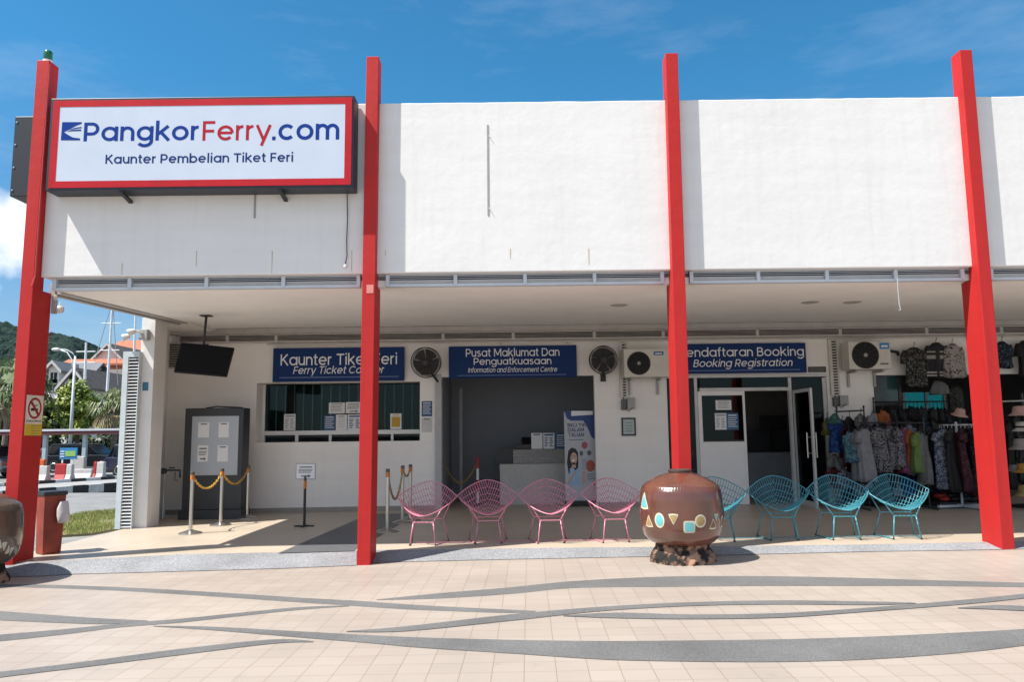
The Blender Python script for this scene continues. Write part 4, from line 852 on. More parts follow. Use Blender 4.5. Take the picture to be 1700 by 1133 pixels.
# ------------------------------------------------------------------ television, kiosk, tap
TV = thing('television', 'black flat television hanging tilted from the ceiling at the left', 'television', atY(338, 596, 11.6))
fr4 = [atY(300.3, 568.5, 11.70), atY(389, 577.5, 11.85), atY(376.5, 624.5, 11.62), atY(288.5, 616.6, 11.47)]
nrm = (fr4[1] - fr4[0]).cross(fr4[3] - fr4[0]).normalized(); nrm = nrm if nrm.y > 0 else -nrm
MB().hexa(fr4, [p + nrm * .05 for p in fr4]).build('casing', mat('tv_black', (.006, .006, .008), .5, spec=.2), TV, bevel=.005)
cc = sum(fr4, Vector()) / 4; MB().hexa([cc + (p - cc) * .95 - nrm * .004 for p in fr4], [cc + (p - cc) * .95 - nrm * .0008 for p in fr4]).build('screen', mat('tv_screen', (.004, .005, .008), .25, var=.02, spec=.15), TV)
v = atY(335, 573, 11.78); k = MB(); k.tube([(v.x, 11.84, v.z - .05), (v.x + .03, 11.84, 3.385)], .02, 10); k.obox((v.x + .03, 11.84, 3.378), (.16, .16, .012)); k.build('ceiling_pole', BLACK, TV)
a, b, c, d = RX(304, 678, 402, 863, 13.20); zk = zw(-5.3)
KI = thing('information_kiosk', 'tall charcoal kiosk with a pale screen and four taped papers by the left wall', 'kiosk', ((a + b) / 2, 13.25, zk))
KM = mat('charcoal_panel', (.034, .037, .042), .5)
MB().box(a, b, 13.20, 13.53, zk + .16, d).build('body', KM, KI, bevel=.01); MB().box(a - .04, b + .03, 13.15, 13.58, zk + .001, zk + .16).build('plinth', KM, KI, bevel=.01)
e = RX(318, 691.5, 395.5, 789.5, 13.20); MB().box(e[0], e[1], 13.19, 13.1985, e[2], e[3]).build('screen', mat('pale_screen', (.40, .43, .47), .3, var=.02), KI)
k = MB(); k.tube([(a + .3, 13.35, d + .004), (a + .5, 13.31, d + .03), (a + .7, 13.35, d + .02), (a + .95, 13.352, d + .006)], .012, 6); k.build('cable', BLACK, KI)
for px, lb in (((329, 702, 347.5, 727), 'white paper at the upper left of the kiosk screen'), ((363, 701.5, 380, 727), 'white paper at the upper right of the kiosk screen'), ((328, 740, 345.5, 767), 'white paper at the lower left of the kiosk screen, with an arrow'), ((361, 740, 378.5, 767), 'white paper at the lower right of the kiosk screen')):
    paper(px, 13.188, lb, style='arrow' if 'arrow' in lb else 'plain', group='papers taped to the kiosk screen')
v = atY(262, 783, 13.2)
TP = thing('wall_tap', 'dark hose tap sticking out of the side wall left of the kiosk', 'tap', (v.x, 13.2, v.z))
k = MB(); y_ = 13.3; x_ = -6.14
k.tube([(x_, y_, v.z), (x_ + .07, y_, v.z), (x_ + .09, y_, v.z)], [.05, .05, .03], 10); k.tube([(x_ + .07, y_, v.z + .01), (x_ + .32, y_, v.z + .01), (x_ + .33, y_, v.z - .12)], .016, 8); k.tube([(x_ + .25, y_ - .02, v.z - .02), (x_ + .25, y_ - .02, v.z - .16), (x_ + .30, y_ - .02, v.z - .17)], .008, 6)
k.build('pipe', mat('tap_dark', (.05, .055, .06), .4), TP)
MB().obox((x_ + .18, y_, v.z + .05), (.10, .02, .02)).build('handle', BLACK, TP)

# ------------------------------------------------------------------ queue posts and chains
def stanchion(px, py, label, group, tape=ORANGE, h=.90):
    b = atW(px, py); b.z = zw(b.x)
    t = thing('queue_post', label, 'queue post', b, group=group)
    MB().lathe([(.165, .002), (.165, .012), (.15, .022), (.07, .045), (.035, .06)], b, 28).build('base', STEEL, t, smooth='auto')
    MB().lathe([(.027, .05), (.027, h - .12)], b, 16).build('pole', STEEL, t, smooth='auto')
    MB().lathe([(.031, h - .12), (.031, h - .05)], b, 16).build('collar', tape, t, smooth='auto')
    MB().lathe([(.030, h - .05), (.030, h - .006), (.022, h)], b, 16).build('cap', mat('cap_dark', (.08, .07, .06), .35), t, smooth='auto')
    return b
def chain(a, b, za, sag, label, group, m=YEL, r=.011):
    A_, B_ = Vector((a.x, a.y, a.z + za)), Vector((b.x, b.y, b.z + za)); n = 20; P_ = []
    for i in range(n + 1):
        u = i / n; p = A_.lerp(B_, u); p.z -= sag * (1 - (2 * u - 1) ** 2); P_.append(p)
    k = MB(); L_ = sum((P_[i + 1] - P_[i]).length for i in range(n)); nl = int(L_ / .042)
    for i in range(nl):
        u = (i + .5) / nl * n; j = min(int(u), n - 1); p = P_[j].lerp(P_[j + 1], u - j); d_ = (P_[j + 1] - P_[j]).normalized(); s_ = d_.orthogonal().normalized()
        if i % 2: s_ = d_.cross(s_)
        k.tube([p + d_ * (.031 * math.cos(q)) + s_ * (.014 * math.sin(q)) for q in [2 * math.pi * w_ / 8 for w_ in range(8)]], .0065, 5, closed=True)
    return tag(k.build('barrier_chain', m, loc=A_), label, 'chain', group)
G1 = 'steel queue posts'; G2 = 'yellow barrier chains'
s1 = stanchion(316, 887, 'steel queue post nearest the plaza, in front of the kiosk', G1); s2 = stanchion(366, 873, 'steel queue post in the middle of the three before the kiosk', G1); s3_ = stanchion(410, 861, 'steel queue post farthest back by the right edge of the kiosk', G1)
chain(s1, s2, .84, .22, 'yellow chain between the nearest and the middle post at the kiosk', G2); chain(s2, s3_, .84, .22, 'yellow chain between the middle and the farthest post at the kiosk', G2)
s4 = stanchion(643, 884, 'steel queue post right beside the second red pillar', G1); s5 = stanchion(668, 869, 'steel queue post left of the pair behind the first pink chair', G1); s6 = stanchion(681, 864, 'steel queue post right of the pair behind the first pink chair', G1)
DY = mat('dull_yellow', (.35, .21, .05), .5)
chain(s4, s5, .84, .42, 'dull yellow chain sagging low behind the second red pillar', G2, DY); chain(s5, s6, .84, .12, 'short dull yellow chain behind the first pink chair', G2, DY)
# small sign on a black post
b = atW(505, 875); b.z = zw(b.x)
SP = thing('sign_stand', 'thin black post holding a white arrow notice below the ticket window', 'sign stand', b)
k = MB(); k.obox((b.x, b.y, b.z + .012), (.30, .045, .02)); k.obox((b.x, b.y, b.z + .0125), (.045, .26, .0185)); k.build('foot', BLACK, SP)
MB().lathe([(.021, .02), (.021, .58)], b, 14).build('pole', BLACK, SP, smooth='auto'); MB().lathe([(.024, .58), (.024, .70)], b, 14).build('band', ORANGE, SP, smooth='auto'); MB().lathe([(.02, .70), (.026, .72), (.02, .75), (.014, .78)], b, 14).build('tip', mat('cap_dark', (.08, .07, .06), .35), SP, smooth='auto')
paper((492.5, 771.5, 522.5, 795), b.y + .0, 'white notice with a black arrow clipped on the black post', style='arrow')
e = RX(490.5, 769.5, 524.5, 797, b.y + .005); MB().box(e[0], e[1], b.y + .003, b.y + .010, e[2], e[3]).build('holder', mat('holder_grey', (.36, .38, .40), .4), SP)
# red and white posts inside the doorway
def rwpost(px, label):
    x = atY(px, 800, 14.75).x; b = Vector((x, 14.75, zw(x)))
    t = thing('barrier_post', label, 'barrier post', b, group='red and white barrier posts')
    MB().lathe([(.14, .002), (.14, .02), (.05, .05)], b, 20).build('base', BLACK, t)
    for i in range(4): MB().lathe([(.026, .05 + i * .22), (.026, .05 + (i + 1) * .22 - .0005)], b, 14).build('red_band' if i % 2 else 'white_band', mat('post_red', (.40, .02, .03), .5) if i % 2 else WPAINT, t)
    return b
q1 = rwpost(736, 'red and white post against the left side of the dark doorway'); q2 = rwpost(793, 'red and white post standing free inside the dark doorway')
chain(q1, q2, .86, .42, 'dull yellow chain between the red and white posts', G2, DY)

# ------------------------------------------------------------------ information counter, displays, banner
YT = 14.95
a, b, c, d = RX(852, 746.5, 965, 770, YT); z0 = zw(a)
CT = thing('service_counter', 'grey granite reception counter inside the dark doorway', 'counter', ((a + b) / 2, YT, z0))
MB().box(a, b, YT, YT + .45, c, d).build('upper_counter', mat_speckle('grey_granite', (.16, .155, .15), (.24, .23, .22), (.33, .32, .30), 120, .4), CT, bevel=.006)
e = RX(830, 770, 975, 843, YT - .1); MB().box(e[0], e[1], YT - .1, YT + .6, z0 + .001, c - .002).build('front_panel', mat('counter_panel', (.42, .41, .39), .6, var=.06, scale=12), CT)
e = RX(826, 744, 852, 769.5, YT - .02); MB().box(e[0], e[1] - .002, YT + .05, YT + .6, c - .0, e[3]).build('side_return', BLACK, CT)
e = RX(856, 729, 884, 746, YT + .2)
EQ = thing('desk_printer', 'black printer on the counter left of the brochure holders', 'printer', ((e[0] + e[1]) / 2, YT + .25, d))
MB().box(e[0], e[1], YT + .12, YT + .40, d + .001, d + .10).build('body', BLACK, EQ, bevel=.01); MB().slab([(e[0] + .12, YT + .16, d + .10), (e[1], YT + .16, d + .10), (e[1], YT + .36, e[3] + .03), (e[0] + .12, YT + .36, e[3] + .03)], (0, .02, .0)).build('tray', BLACK, EQ)
for px, lb, col, st in (((882, 719.5, 900.5, 745.5), 'white brochure holder first on the counter beside the printer', PAPER, 'plain'), ((902, 719.5, 920.5, 745.5), 'pale blue printed holder in the middle of the counter', PAPER, 'twocol'), ((922, 720, 940, 745.5), 'dark blue printed holder on the counter next to the banner', mat('navy_paper', (.03, .09, .20), .6), 'lines')):
    o = paper(px, YT + .08, lb, col, st, 'brochure_holder', 'holder', 'brochure holders on the counter', LETW if 'dark blue' in lb else BINK if 'pale' in lb else INK)
    x = o.location.x; MB().box(x - .10, x + .10, YT + .079, YT + .17, d + .001, d + .012).build('base', mat('clear_base', (.35, .37, .38), .2), o)
# roll-up banner
YBn = 14.35
bx0, bx1, bz0, bz1 = RX(937.5, 684, 990.5, 824, YBn); zf = zw(bx0)
BN = thing('rollup_banner', 'roll-up banner with BELI TIKET DALAM TALIAN and a drawn woman, beside the counter', 'banner', ((bx0 + bx1) / 2, YBn, zf))
MB().box(bx0, bx1, YBn, YBn + .006, zf + .10, bz1).build('sheet', mat('banner_white', (.44, .455, .49), .6, var=.02), BN)
MB().box(bx0 - .02, bx1 + .02, YBn - .08, YBn + .10, zf + .001, zf + .098).build('base', BLACK, BN, bevel=.01)
def bn(x, y): v = atY(920 + x / 7.08, 670 + y / 7.08, YBn); return (v.x, v.z)
def bshape(name, pts, m, k): MB().slab([(x, YBn - .0012 - .0012 * k, z) for x, z in [bn(*p) for p in pts]], (0, .0009, 0)).build(name, m, BN)
bshape('wave', [(118, 92), (480, 92), (488, 430), (440, 400), (380, 260), (340, 205), (270, 205), (200, 205), (150, 180)], mat('banner_navy', (.015, .045, .19), .5), 0)
bshape('masthead', [(200, 90), (455, 90), (455, 135), (200, 150)], LETW, 1)
for body, q in (('BELI TIKET', (157, 232, 440, 280)), ('DALAM', (160, 287, 350, 336)), ('TALIAN', (168, 345, 350, 396))):
    (xa, za_), (xb, zb_2) = bn(q[0], q[3]), bn(q[2], q[1]); text_mb(body, xa, xb, za_, zb_2, YBn, thick=.0035, bold=.13).build('lettering', mat('banner_text', (.02, .04, .13), .5), BN)
def bell(cx, cy, rx, ry, n=20): return [(cx + rx * math.cos(2 * math.pi * k / n), cy + ry * math.sin(2 * math.pi * k / n)) for k in range(n)]
bshape('hair', [(165, 560), (205, 522), (250, 535), (280, 580), (285, 700), (280, 800), (170, 830), (150, 700)], mat('hair_dark', (.018, .012, .012), .5), 1)
bshape('face', bell(230, 650, 40, 72), mat('drawn_skin', (.50, .34, .26), .6), 2); bshape('neck', [(210, 700), (250, 700), (255, 760), (205, 760)], mat('drawn_skin', (.50, .34, .26), .6), 2)
bshape('shirt', [(185, 770), (215, 750), (250, 790), (285, 755), (315, 790), (320, 970), (180, 970)], mat('drawn_blue', (.30, .44, .62), .6), 3)
bshape('arm', [(255, 790), (275, 800), (200, 900), (165, 960), (150, 945), (195, 860)], mat('drawn_skin', (.50, .34, .26), .6), 4); bshape('arm', [(335, 800), (368, 790), (372, 930), (345, 960), (330, 930)], mat('drawn_skin', (.50, .34, .26), .6), 4)
bshape('phone', [(318, 655), (378, 650), (380, 775), (325, 780)], mat('drawn_grey', (.33, .36, .42), .5), 4)
bshape('smile', [(205, 668), (245, 660), (238, 685), (215, 688)], LETW, 3); bshape('eye', bell(212, 625, 7, 5, 10), INK, 3); bshape('eye', bell(245, 620, 7, 5, 10), INK, 3)
bshape('orange_disc', bell(425, 735, 52, 70), mat('drawn_orange', (.42, .09, .05), .6), 3); bshape('pink_disc', bell(357, 494, 36, 42), mat('drawn_pink', (.38, .09, .13), .6), 1)
bshape('dark_disc', bell(320, 590, 20, 30), INK, 1); bshape('dark_disc', bell(412, 585, 26, 30), INK, 1); bshape('red_tab', [(455, 925), (500, 920), (505, 960), (460, 965)], mat('drawn_orange', (.42, .09, .05), .6), 3)
for y in (430, 835, 860, 890): bshape('small_print', [(170 if y == 430 else 385, y), (345 if y == 430 else 465, y - 5), (345 if y == 430 else 465, y + 3), (170 if y == 430 else 385, y + 8)], INK, 1)

# ------------------------------------------------------------------ wire chairs
def shell(s, t):
    q = abs(s) + abs(t)
    if q < 1e-6: return Vector((0, .03, .352))
    e = abs(s) / q * math.pi / 2; s_ = math.sin(e); k_ = 4 * abs(s) * abs(t) / (q * q); f_ = 1 + (.05 if s > 0 else .13) * k_ * q * q
    zr = .59 + .18 * s_ ** 1.12 if s >= 0 else .59 - .215 * s_ ** 1.15
    return Vector((.395 * t * f_, .03 + .02 * abs(t) + (.26 if s > 0 else .36) * s * f_, .352 + (zr - .352) * (.42 * q + .58 * q ** 2.2)))
def make_chair(name, label, m, group):
    t = thing(name, label, 'chair', (0, 0, 0), group=group)
    k = MB(); n = 15
    for i in range(1, n - 1):
        u = -1 + 2 * i / (n - 1)
        k.tube([shell((u + v) / 2, (u - v) / 2) for v in [-1 + 2 * j / 14 for j in range(15)]], .0042, 5, cap=False)
        k.tube([shell((u + v) / 2, (v - u) / 2) for v in [-1 + 2 * j / 14 for j in range(15)]], .0042, 5, cap=False)
    k.build('wire_shell', m, t, local=True, smooth=True)
    rim = []
    for (a_, b_) in (((1, 1), (1, -1)), ((1, -1), (-1, -1)), ((-1, -1), (-1, 1)), ((-1, 1), (1, 1))):
        for j in range(10): u = a_[0] + (b_[0] - a_[0]) * j / 10; v = a_[1] + (b_[1] - a_[1]) * j / 10; rim.append(shell((u + v) / 2, (u - v) / 2))
    MB().tube(rim, .0065, 6, closed=True).build('rim', m, t, local=True, smooth=True)
    for sg in (-1, 1):
        MB().tube([(sg * .165, -.20, .008), (sg * .128, -.17, .285)], .0085, 7).build('leg', m, t, local=True, smooth=True)
        MB().tube([(sg * .245, .22, .008), (sg * .185, .13, .30)], .0075, 7).build('leg', m, t, local=True, smooth=True)
        MB().tube([(sg * .128, -.17, .285), (sg * .22, -.13, .435), (sg * .25, -.06, .455)], .0085, 7).build('strut', m, t, local=True, smooth=True)
        MB().tube([(sg * .185, .13, .30), (sg * .285, .14, .50)], .0075, 7).build('strut', m, t, local=True, smooth=True)
        MB().tube([(sg * .165, -.20, .010), (sg * .245, .22, .010)], .0075, 7).build('runner', m, t, local=True, smooth=True)
    MB().tube([(-.128, -.17, .285), (.128, -.17, .285)], .0085, 7).build('front_rail', m, t, local=True); MB().tube([(-.185, .13, .30), (.185, .13, .30)], .0075, 7).build('rear_rail', m, t, local=True)
    for sg in (-1, 1): MB().ball((sg * .165, -.20, .010), .013, 8).build('foot_cap', BLACK, t, local=True); MB().ball((sg * .245, .22, .010), .012, 8).build('foot_cap', BLACK, t, local=True)
    return t
PINK = mat('pink_wire', (.56, .21, .28), .28, var=.03); TEAL = mat('turquoise_wire', (.05, .25, .31), .28, var=.03)
pk = make_chair('wire_chair', '', PINK, 'pink wire chairs'); bl = make_chair('wire_chair', '', TEAL, 'turquoise wire chairs')
def place(proto, items):
    for i, (px, py, rz, lb) in enumerate(items):
        c = proto if i == 0 else copy_tree(proto)
        v = atW(px, py); v.x = atY(px, 850, v.y + .20).x; c.location = (v.x, v.y + .20, zw(v.x)); c.rotation_euler = (0, 0, R_(rz)); c['label'] = lb
place(pk, [(708, 907, -7, 'pink wire chair in front of the steel queue posts, leftmost of the pink row'), (810, 904, 3, 'pink wire chair in front of the free standing red and white post'), (911, 903.5, 4, 'pink wire chair in front of the granite counter'), (1016, 902, 5, 'pink wire chair below the framed certificate, nearest the brown pot')])
place(bl, [(1190, 901, -5, 'turquoise wire chair half hidden behind the brown pot'), (1294, 899, -6, 'turquoise wire chair in front of the open glass door'), (1394, 898, -4, 'turquoise wire chair in front of the left clothes rail, second from the right pillar'), (1493, 897, -6, 'turquoise wire chair in front of the orange and green shirts, rightmost of its row')])
for pts, m, lb in (([(690, 903), (1050, 897.5)], PINK, 'thin pink rod on the floor linking the feet of the pink chairs'), ([(1190, 896), (1528, 891.5)], TEAL, 'thin turquoise rod on the floor linking the feet of the turquoise chairs')):
    a, b = [atW(*q) for q in pts]; a.z = zw(a.x) + .012; b.z = zw(b.x) + .012
    tag(MB().tube([a, b], .005, 6).build('floor_rod', m, loc=a), lb, 'rod')

# ------------------------------------------------------------------ pots and bin
def mat_pot():
    m = mat('pot_glaze', (.120, .040, .024), .24, var=.25, scale=3.5, coat=.9, det=8, bump=.12, bscale=14); return m
def pot(name, label, c, seed, deco, glaze, group):
    t = thing(name, label, 'pot', c, group=group)
    prof = [(.275, .185), (.355, .22), (.42, .285), (.452, .375), (.463, .475), (.464, .60), (.459, .715), (.446, .785), (.418, .838), (.365, .88), (.285, .925), (.205, .958), (.14, .978), (.12, .983)]
    P2 = []
    for i in range(len(prof) - 1):
        for j in range(4): u = j / 4; P2.append((prof[i][0] * (1 - u) + prof[i + 1][0] * u, prof[i][1] * (1 - u) + prof[i + 1][1] * u))
    P2.append(prof[-1])
    def groove(a, z):
        w_ = max(0, 1 - abs(z - .845) / .055); return 1 - .011 * w_ * (0.5 + .5 * math.cos(84 * a))
    MB().lathe(P2, c, 336, fn=groove).build('body', glaze, t, smooth=True)
    MB().lathe([(.122, .983), (.130, .992), (.130, 1.012), (.112, 1.016), (.10, 1.008)], c, 32).build('rim', mat('pot_rim', (.07, .05, .04), .4), t, smooth='auto')
    rr = random.Random(seed); b = MB(); n = 44; prf = [(.365, -.03), (.36, .05), (.34, .10), (.305, .15), (.30, .195)]
    jit = [[1 + rr.uniform(-.035, .035) for _ in range(n)] for _ in prf]
    vs = []; fs = []
    for i, (r, z) in enumerate(prf):
        for k_ in range(n): a = 2 * math.pi * k_ / n; vs.append(Vector(c) + Vector((r * jit[i][k_] * math.cos(a), r * jit[i][k_] * math.sin(a), z)))
    for i in range(len(prf) - 1):
        for k_ in range(n): fs.append((i * n + k_, i * n + (k_ + 1) % n, (i + 1) * n + (k_ + 1) % n, (i + 1) * n + k_))
    b.add(vs, fs); b.build('plinth', mat('cracked_brick', (.012, .009, .008), .9, scale=9, bump=.9, bscale=25, col2=(.36, .20, .13), det=9, pos=(.47, .60)), t)
    def surf(a, z, off):
        r = .46
        for i in range(len(prof) - 1):
            if prof[i][1] <= z <= prof[i + 1][1]: u = (z - prof[i][1]) / (prof[i + 1][1] - prof[i][1]); r = prof[i][0] * (1 - u) + prof[i + 1][0] * u
        r += off; return Vector(c) + Vector((r * math.cos(a), r * math.sin(a), z))
    CRM = mat('cream_line', (.62, .55, .40), .5)
    for kind, px, z, s_, m in deco:
        a0 = px; n_ = 20
        if kind == 'disc': sh = [(math.cos(2 * math.pi * q / n_) * s_[0], math.sin(2 * math.pi * q / n_) * s_[1]) for q in range(n_)]
        elif kind == 'sq': sh = [(math.copysign(abs(math.cos(q)) ** .35, math.cos(q)) * s_[0], math.copysign(abs(math.sin(q)) ** .35, math.sin(q)) * s_[1]) for q in [2 * math.pi * w_ / n_ + .01 for w_ in range(n_)]]
        else:
            tri = [(-1, -1), (1, -1), (0, 1)] if kind == 'up' else [(-1, 1), (0, -1), (1, 1)]
            sh = []
            for q in range(3):
                for w_ in range(6): u = w_ / 6; x = tri[q][0] * (1 - u) + tri[(q + 1) % 3][0] * u; y = tri[q][1] * (1 - u) + tri[(q + 1) % 3][1] * u; l_ = max(math.hypot(x, y), 1e-6); g_ = min(1, .80 / l_) * .45 + .55; sh.append((x * g_ * s_[0], y * g_ * s_[1]))
        def patch(sc_, off):
            k = MB(); rings = [[surf(a0 + x * sc_ * q / .46, z + y * sc_ * q, off + (1 - q) * .001) for x, y in sh] for q in (1, .5)] + [[surf(a0, z, off + .001)]]
            v_ = rings[0] + rings[1] + rings[2]; N = len(sh); f = []
            for i in range(N): f.append((i, (i + 1) % N, N + (i + 1) % N, N + i)); f.append((N + i, N + (i + 1) % N, 2 * N))
            return k.add(v_, f)
        e_ = patch(1.05, .004).build('inlay', CRM, t); patch(.78, .0065).build('inlay_fill', m, e_)
    return t
AQ = mat('aqua_glaze', (.14, .46, .47), .4); GO = mat('ochre_glaze', (.36, .25, .10), .5); BR = mat('umber_glaze', (.17, .10, .055), .5)
c = atG(1133, 941); c.y += .36; c.x = atY(1131, 860, c.y).x; c.z = zg(c.x)
def ang(px):                                               # angle on the pot's belly that shows at this column of the photograph
    u = max(-.98, min(.98, (px - 1131) / 67)); return -math.pi / 2 + math.asin(u)
def sp(x): return 1040 + x / 5.667
deco = [('disc', ang(sp(260)), .485, (.057, .078), AQ), ('down', ang(sp(370)), .505, (.062, .062), GO), ('sq', ang(sp(502)), .425, (.06, .062), AQ), ('disc', ang(sp(603)), .485, (.062, .067), GO), ('up', ang(sp(727)), .445, (.064, .06), BR), ('down', ang(sp(762)), .51, (.04, .042), AQ), ('disc', ang(sp(840)), .45, (.045, .062), BR), ('up', ang(sp(183)), .465, (.07, .07), GO), ('up', ang(sp(172)) - .12, .68, (.10, .10), AQ), ('disc', ang(sp(884)) + .1, .53, (.06, .07), CRM_ if False else GO)]
pot('ceramic_pot', 'big round brown glazed pot with turquoise and ochre inlays on a cracked base', c, 3, deco, mat_pot(), 'big glazed pots on the plaza')
c2_ = Vector((-5.85, 8.32, zg(-6.0)))
dz = []
for i in range(9): dz.append(('up' if i % 2 else 'down', -math.pi / 2 + .55 + i * .12, .62 - .035 * i, (.035, .05), mat('silver_inlay', (.50, .46, .40), .4)))
pot('ceramic_pot', 'big round grey brown pot with cream zigzag marks, cut by the left edge', c2_, 5, dz, mat('grey_pot_glaze', (.085, .055, .038), .28, var=.25, scale=3, coat=.6), 'big glazed pots on the plaza')
b = atW(70, 922); b = Vector((b.x, b.y + .12, zw(b.x)))
BI = thing('rubbish_bin', 'rusty red square bin with a black lid and a white bag, behind the left pillar', 'bin', b)
Mb = Matrix.Translation(b) @ Matrix.Rotation(R_(52), 4, 'Z')
def taper(w0, w1, z0, z1):
    f = [(-w0, -w0, z0), (w0, -w0, z0), (w0, w0, z0), (-w0, w0, z0)]; g_ = [(-w1, -w1, z1), (w1, -w1, z1), (w1, w1, z1), (-w1, w1, z1)]; return MB().hexa(f, g_).xform(Mb)
taper(.105, .125, .002, .72).build('body', mat('bin_red', (.24, .036, .016), .55, var=.3, scale=5), BI, bevel=.008); taper(.14, .135, .715, .765).build('lid', BLACK, BI, bevel=.01)
k = MB(); n = 14; vs = []; fs = []
for i in range(7):
    u = i / 6; r = .035 + .075 * math.sin(math.pi * min(1, u * .62 + .12))
    for q in range(n): a = 2 * math.pi * q / n; rr_ = r * (1 + .12 * math.sin(3 * a + i)); vs.append((rr_ * math.cos(a) * .55, rr_ * math.sin(a) * .9, -.26 * u))
for i in range(6):
    for q in range(n): fs.append((i * n + q, i * n + (q + 1) % n, (i + 1) * n + (q + 1) % n, (i + 1) * n + q))
fs.append(tuple(6 * n + q for q in range(n))); k.add(vs, fs); k.xform(Matrix.Translation(b + Vector((.19, -.05, .64)))).build('bag', mat('bag_white', (.52, .49, .50), .4), BI, smooth=True)
# ------------------------------------------------------------------ the clothes shop at the right
CL = {
 'leaf': mat_print('print_leaf', (0.009, 0.010, 0.013), (0.158, 0.149, 0.132), 26, thr=.55, c3=(0.079, 0.086, 0.086)),
 'white_flower': mat_print('print_white_flower', (0.317, 0.290, 0.271), (0.040, 0.023, 0.023), 16, thr=.58),
 'navy': mat('cloth_navy', (0.015, 0.016, 0.022), .8, var=.2), 'black': mat('cloth_black', (0.008, 0.007, 0.008), .8, var=.2),
 'stripe': mat('cloth_stripe', (0.264, 0.251, 0.231), .8), 'grey': mat('cloth_grey', (0.112, 0.115, 0.119), .8, var=.2, scale=9), 'pale': mat('cloth_pale', (0.165, 0.165, 0.175), .7, var=.18, scale=9),
 'bw': mat_print('print_black_white', (0.007, 0.008, 0.016), (0.191, 0.188, 0.191), 40, thr=.50), 'gw': mat_print('print_grey_white', (0.059, 0.059, 0.069), (0.218, 0.215, 0.218), 34, thr=.53),
 'magenta': mat('cloth_magenta', (0.112, 0.020, 0.073), .75, var=.25), 'orange': mat('cloth_orange', (0.238, 0.056, 0.008), .75, var=.25), 'green': mat('cloth_green', (0.099, 0.158, 0.040), .75, var=.2),
 'blue': mat_print('print_blue', (0.008, 0.023, 0.106), (0.020, 0.073, 0.224), 18, thr=.5), 'teal': mat_print('print_teal', (0.020, 0.066, 0.099), (0.092, 0.172, 0.198), 20), 'red': mat_print('print_red', (0.086, 0.008, 0.011), (0.020, 0.007, 0.010), 14),
 'maroon': mat_print('print_maroon', (0.036, 0.007, 0.012), (0.086, 0.040, 0.053), 24, thr=.56), 'night': mat_print('print_night', (0.007, 0.007, 0.011), (0.073, 0.066, 0.073), 24, thr=.60), 'night2': mat_print('print_night_blue', (0.008, 0.012, 0.023), (0.066, 0.106, 0.145), 22, thr=.56),
 'olive': mat_print('print_olive', (0.023, 0.025, 0.022), (0.086, 0.086, 0.079), 20, thr=.57), 'yellow': mat('cloth_yellow', (0.086, 0.073, 0.013), .8), 'bluewhite': mat_print('print_blue_white', (0.033, 0.053, 0.106), (0.238, 0.251, 0.277), 24, thr=.5),
 'ltgreen': mat_print('print_sea_green', (0.020, 0.066, 0.059), (0.059, 0.132, 0.112), 20)}
def hanger_mb(c, w, M):
    k = MB(); k.tube([(0, 0, .075), (.022, 0, .095), (.03, 0, .075), (.012, 0, .05), (0, 0, .03), (0, 0, 0)], .005, 5)
    k.tube([(-w * .46, 0, -.075), (0, 0, .0), (w * .46, 0, -.075)], .008, 5); return k.xform(M)
def garment(name, c, w, h, m, yaw=0.0, d=.06, sleeve=.16, flare=1.15, rr=None, long_sleeve=False, strap=False):
    """a top or dress on a hanger: one closed cloth with shoulders, folds and two sleeves; c is the neck point"""
    rr = rr or random; k = MB(); n = 28; rows = 12; vs = []; fs = []; ph = rr.uniform(0, 6)
    Mx = Matrix.Translation(c) @ Matrix.Rotation(yaw, 4, 'Z')
    for i in range(rows + 1):
        u = i / rows; z = -h * u
        if u < .02: hw = w * .17; dd = d * .45
        else:
            sh = min(1, u * h / .10); hw = w * (.17 + .31 * sh ** .6) * (1 + (flare - 1) * u); dd = d * (.5 + .5 * sh) * (1 + .5 * u)
            if u * h < .10: z = -.012 - .09 * sh ** 1.2
        for q in range(n):
            a = 2 * math.pi * q / n; f_ = 1 + (.05 + .13 * u) * math.sin(5 * a + ph) * min(1, u * 2) + .05 * math.sin(9 * a + 2 * ph) * u
            vs.append((hw * math.cos(a), dd * math.sin(a) * (1 + .45 * math.sin(4 * a + ph) * u) + .018 * math.sin(5 * u + ph), z + (.012 * math.sin(3 * a + ph) if i == rows else 0) + (.0 if i else -.03 * (math.sin(a) < -.2))))
            vs[-1] = (vs[-1][0] * f_ if abs(math.cos(a)) > .3 else vs[-1][0], vs[-1][1] * f_, vs[-1][2])
    for i in range(rows):
        for q in range(n): fs.append((i * n + q, i * n + (q + 1) % n, (i + 1) * n + (q + 1) % n, (i + 1) * n + q))
    fs.append(tuple(rows * n + q for q in range(n))); k.add(vs, fs)
    if sleeve:
        L_ = sleeve if not long_sleeve else h * .82
        for sg in (-1, 1):
            P_ = [(sg * w * .40, 0, -.085), (sg * w * .52, 0, -.16), (sg * w * (.58 if not long_sleeve else .56), -.01, -.10 - L_)]
            k.tube(P_, [.065, .062, .058], 10)
    k.xform(Mx); o = k.build(name, m, smooth=True, loc=c); o['_w'] = w
    return o, Mx
RNG = random.Random(11)
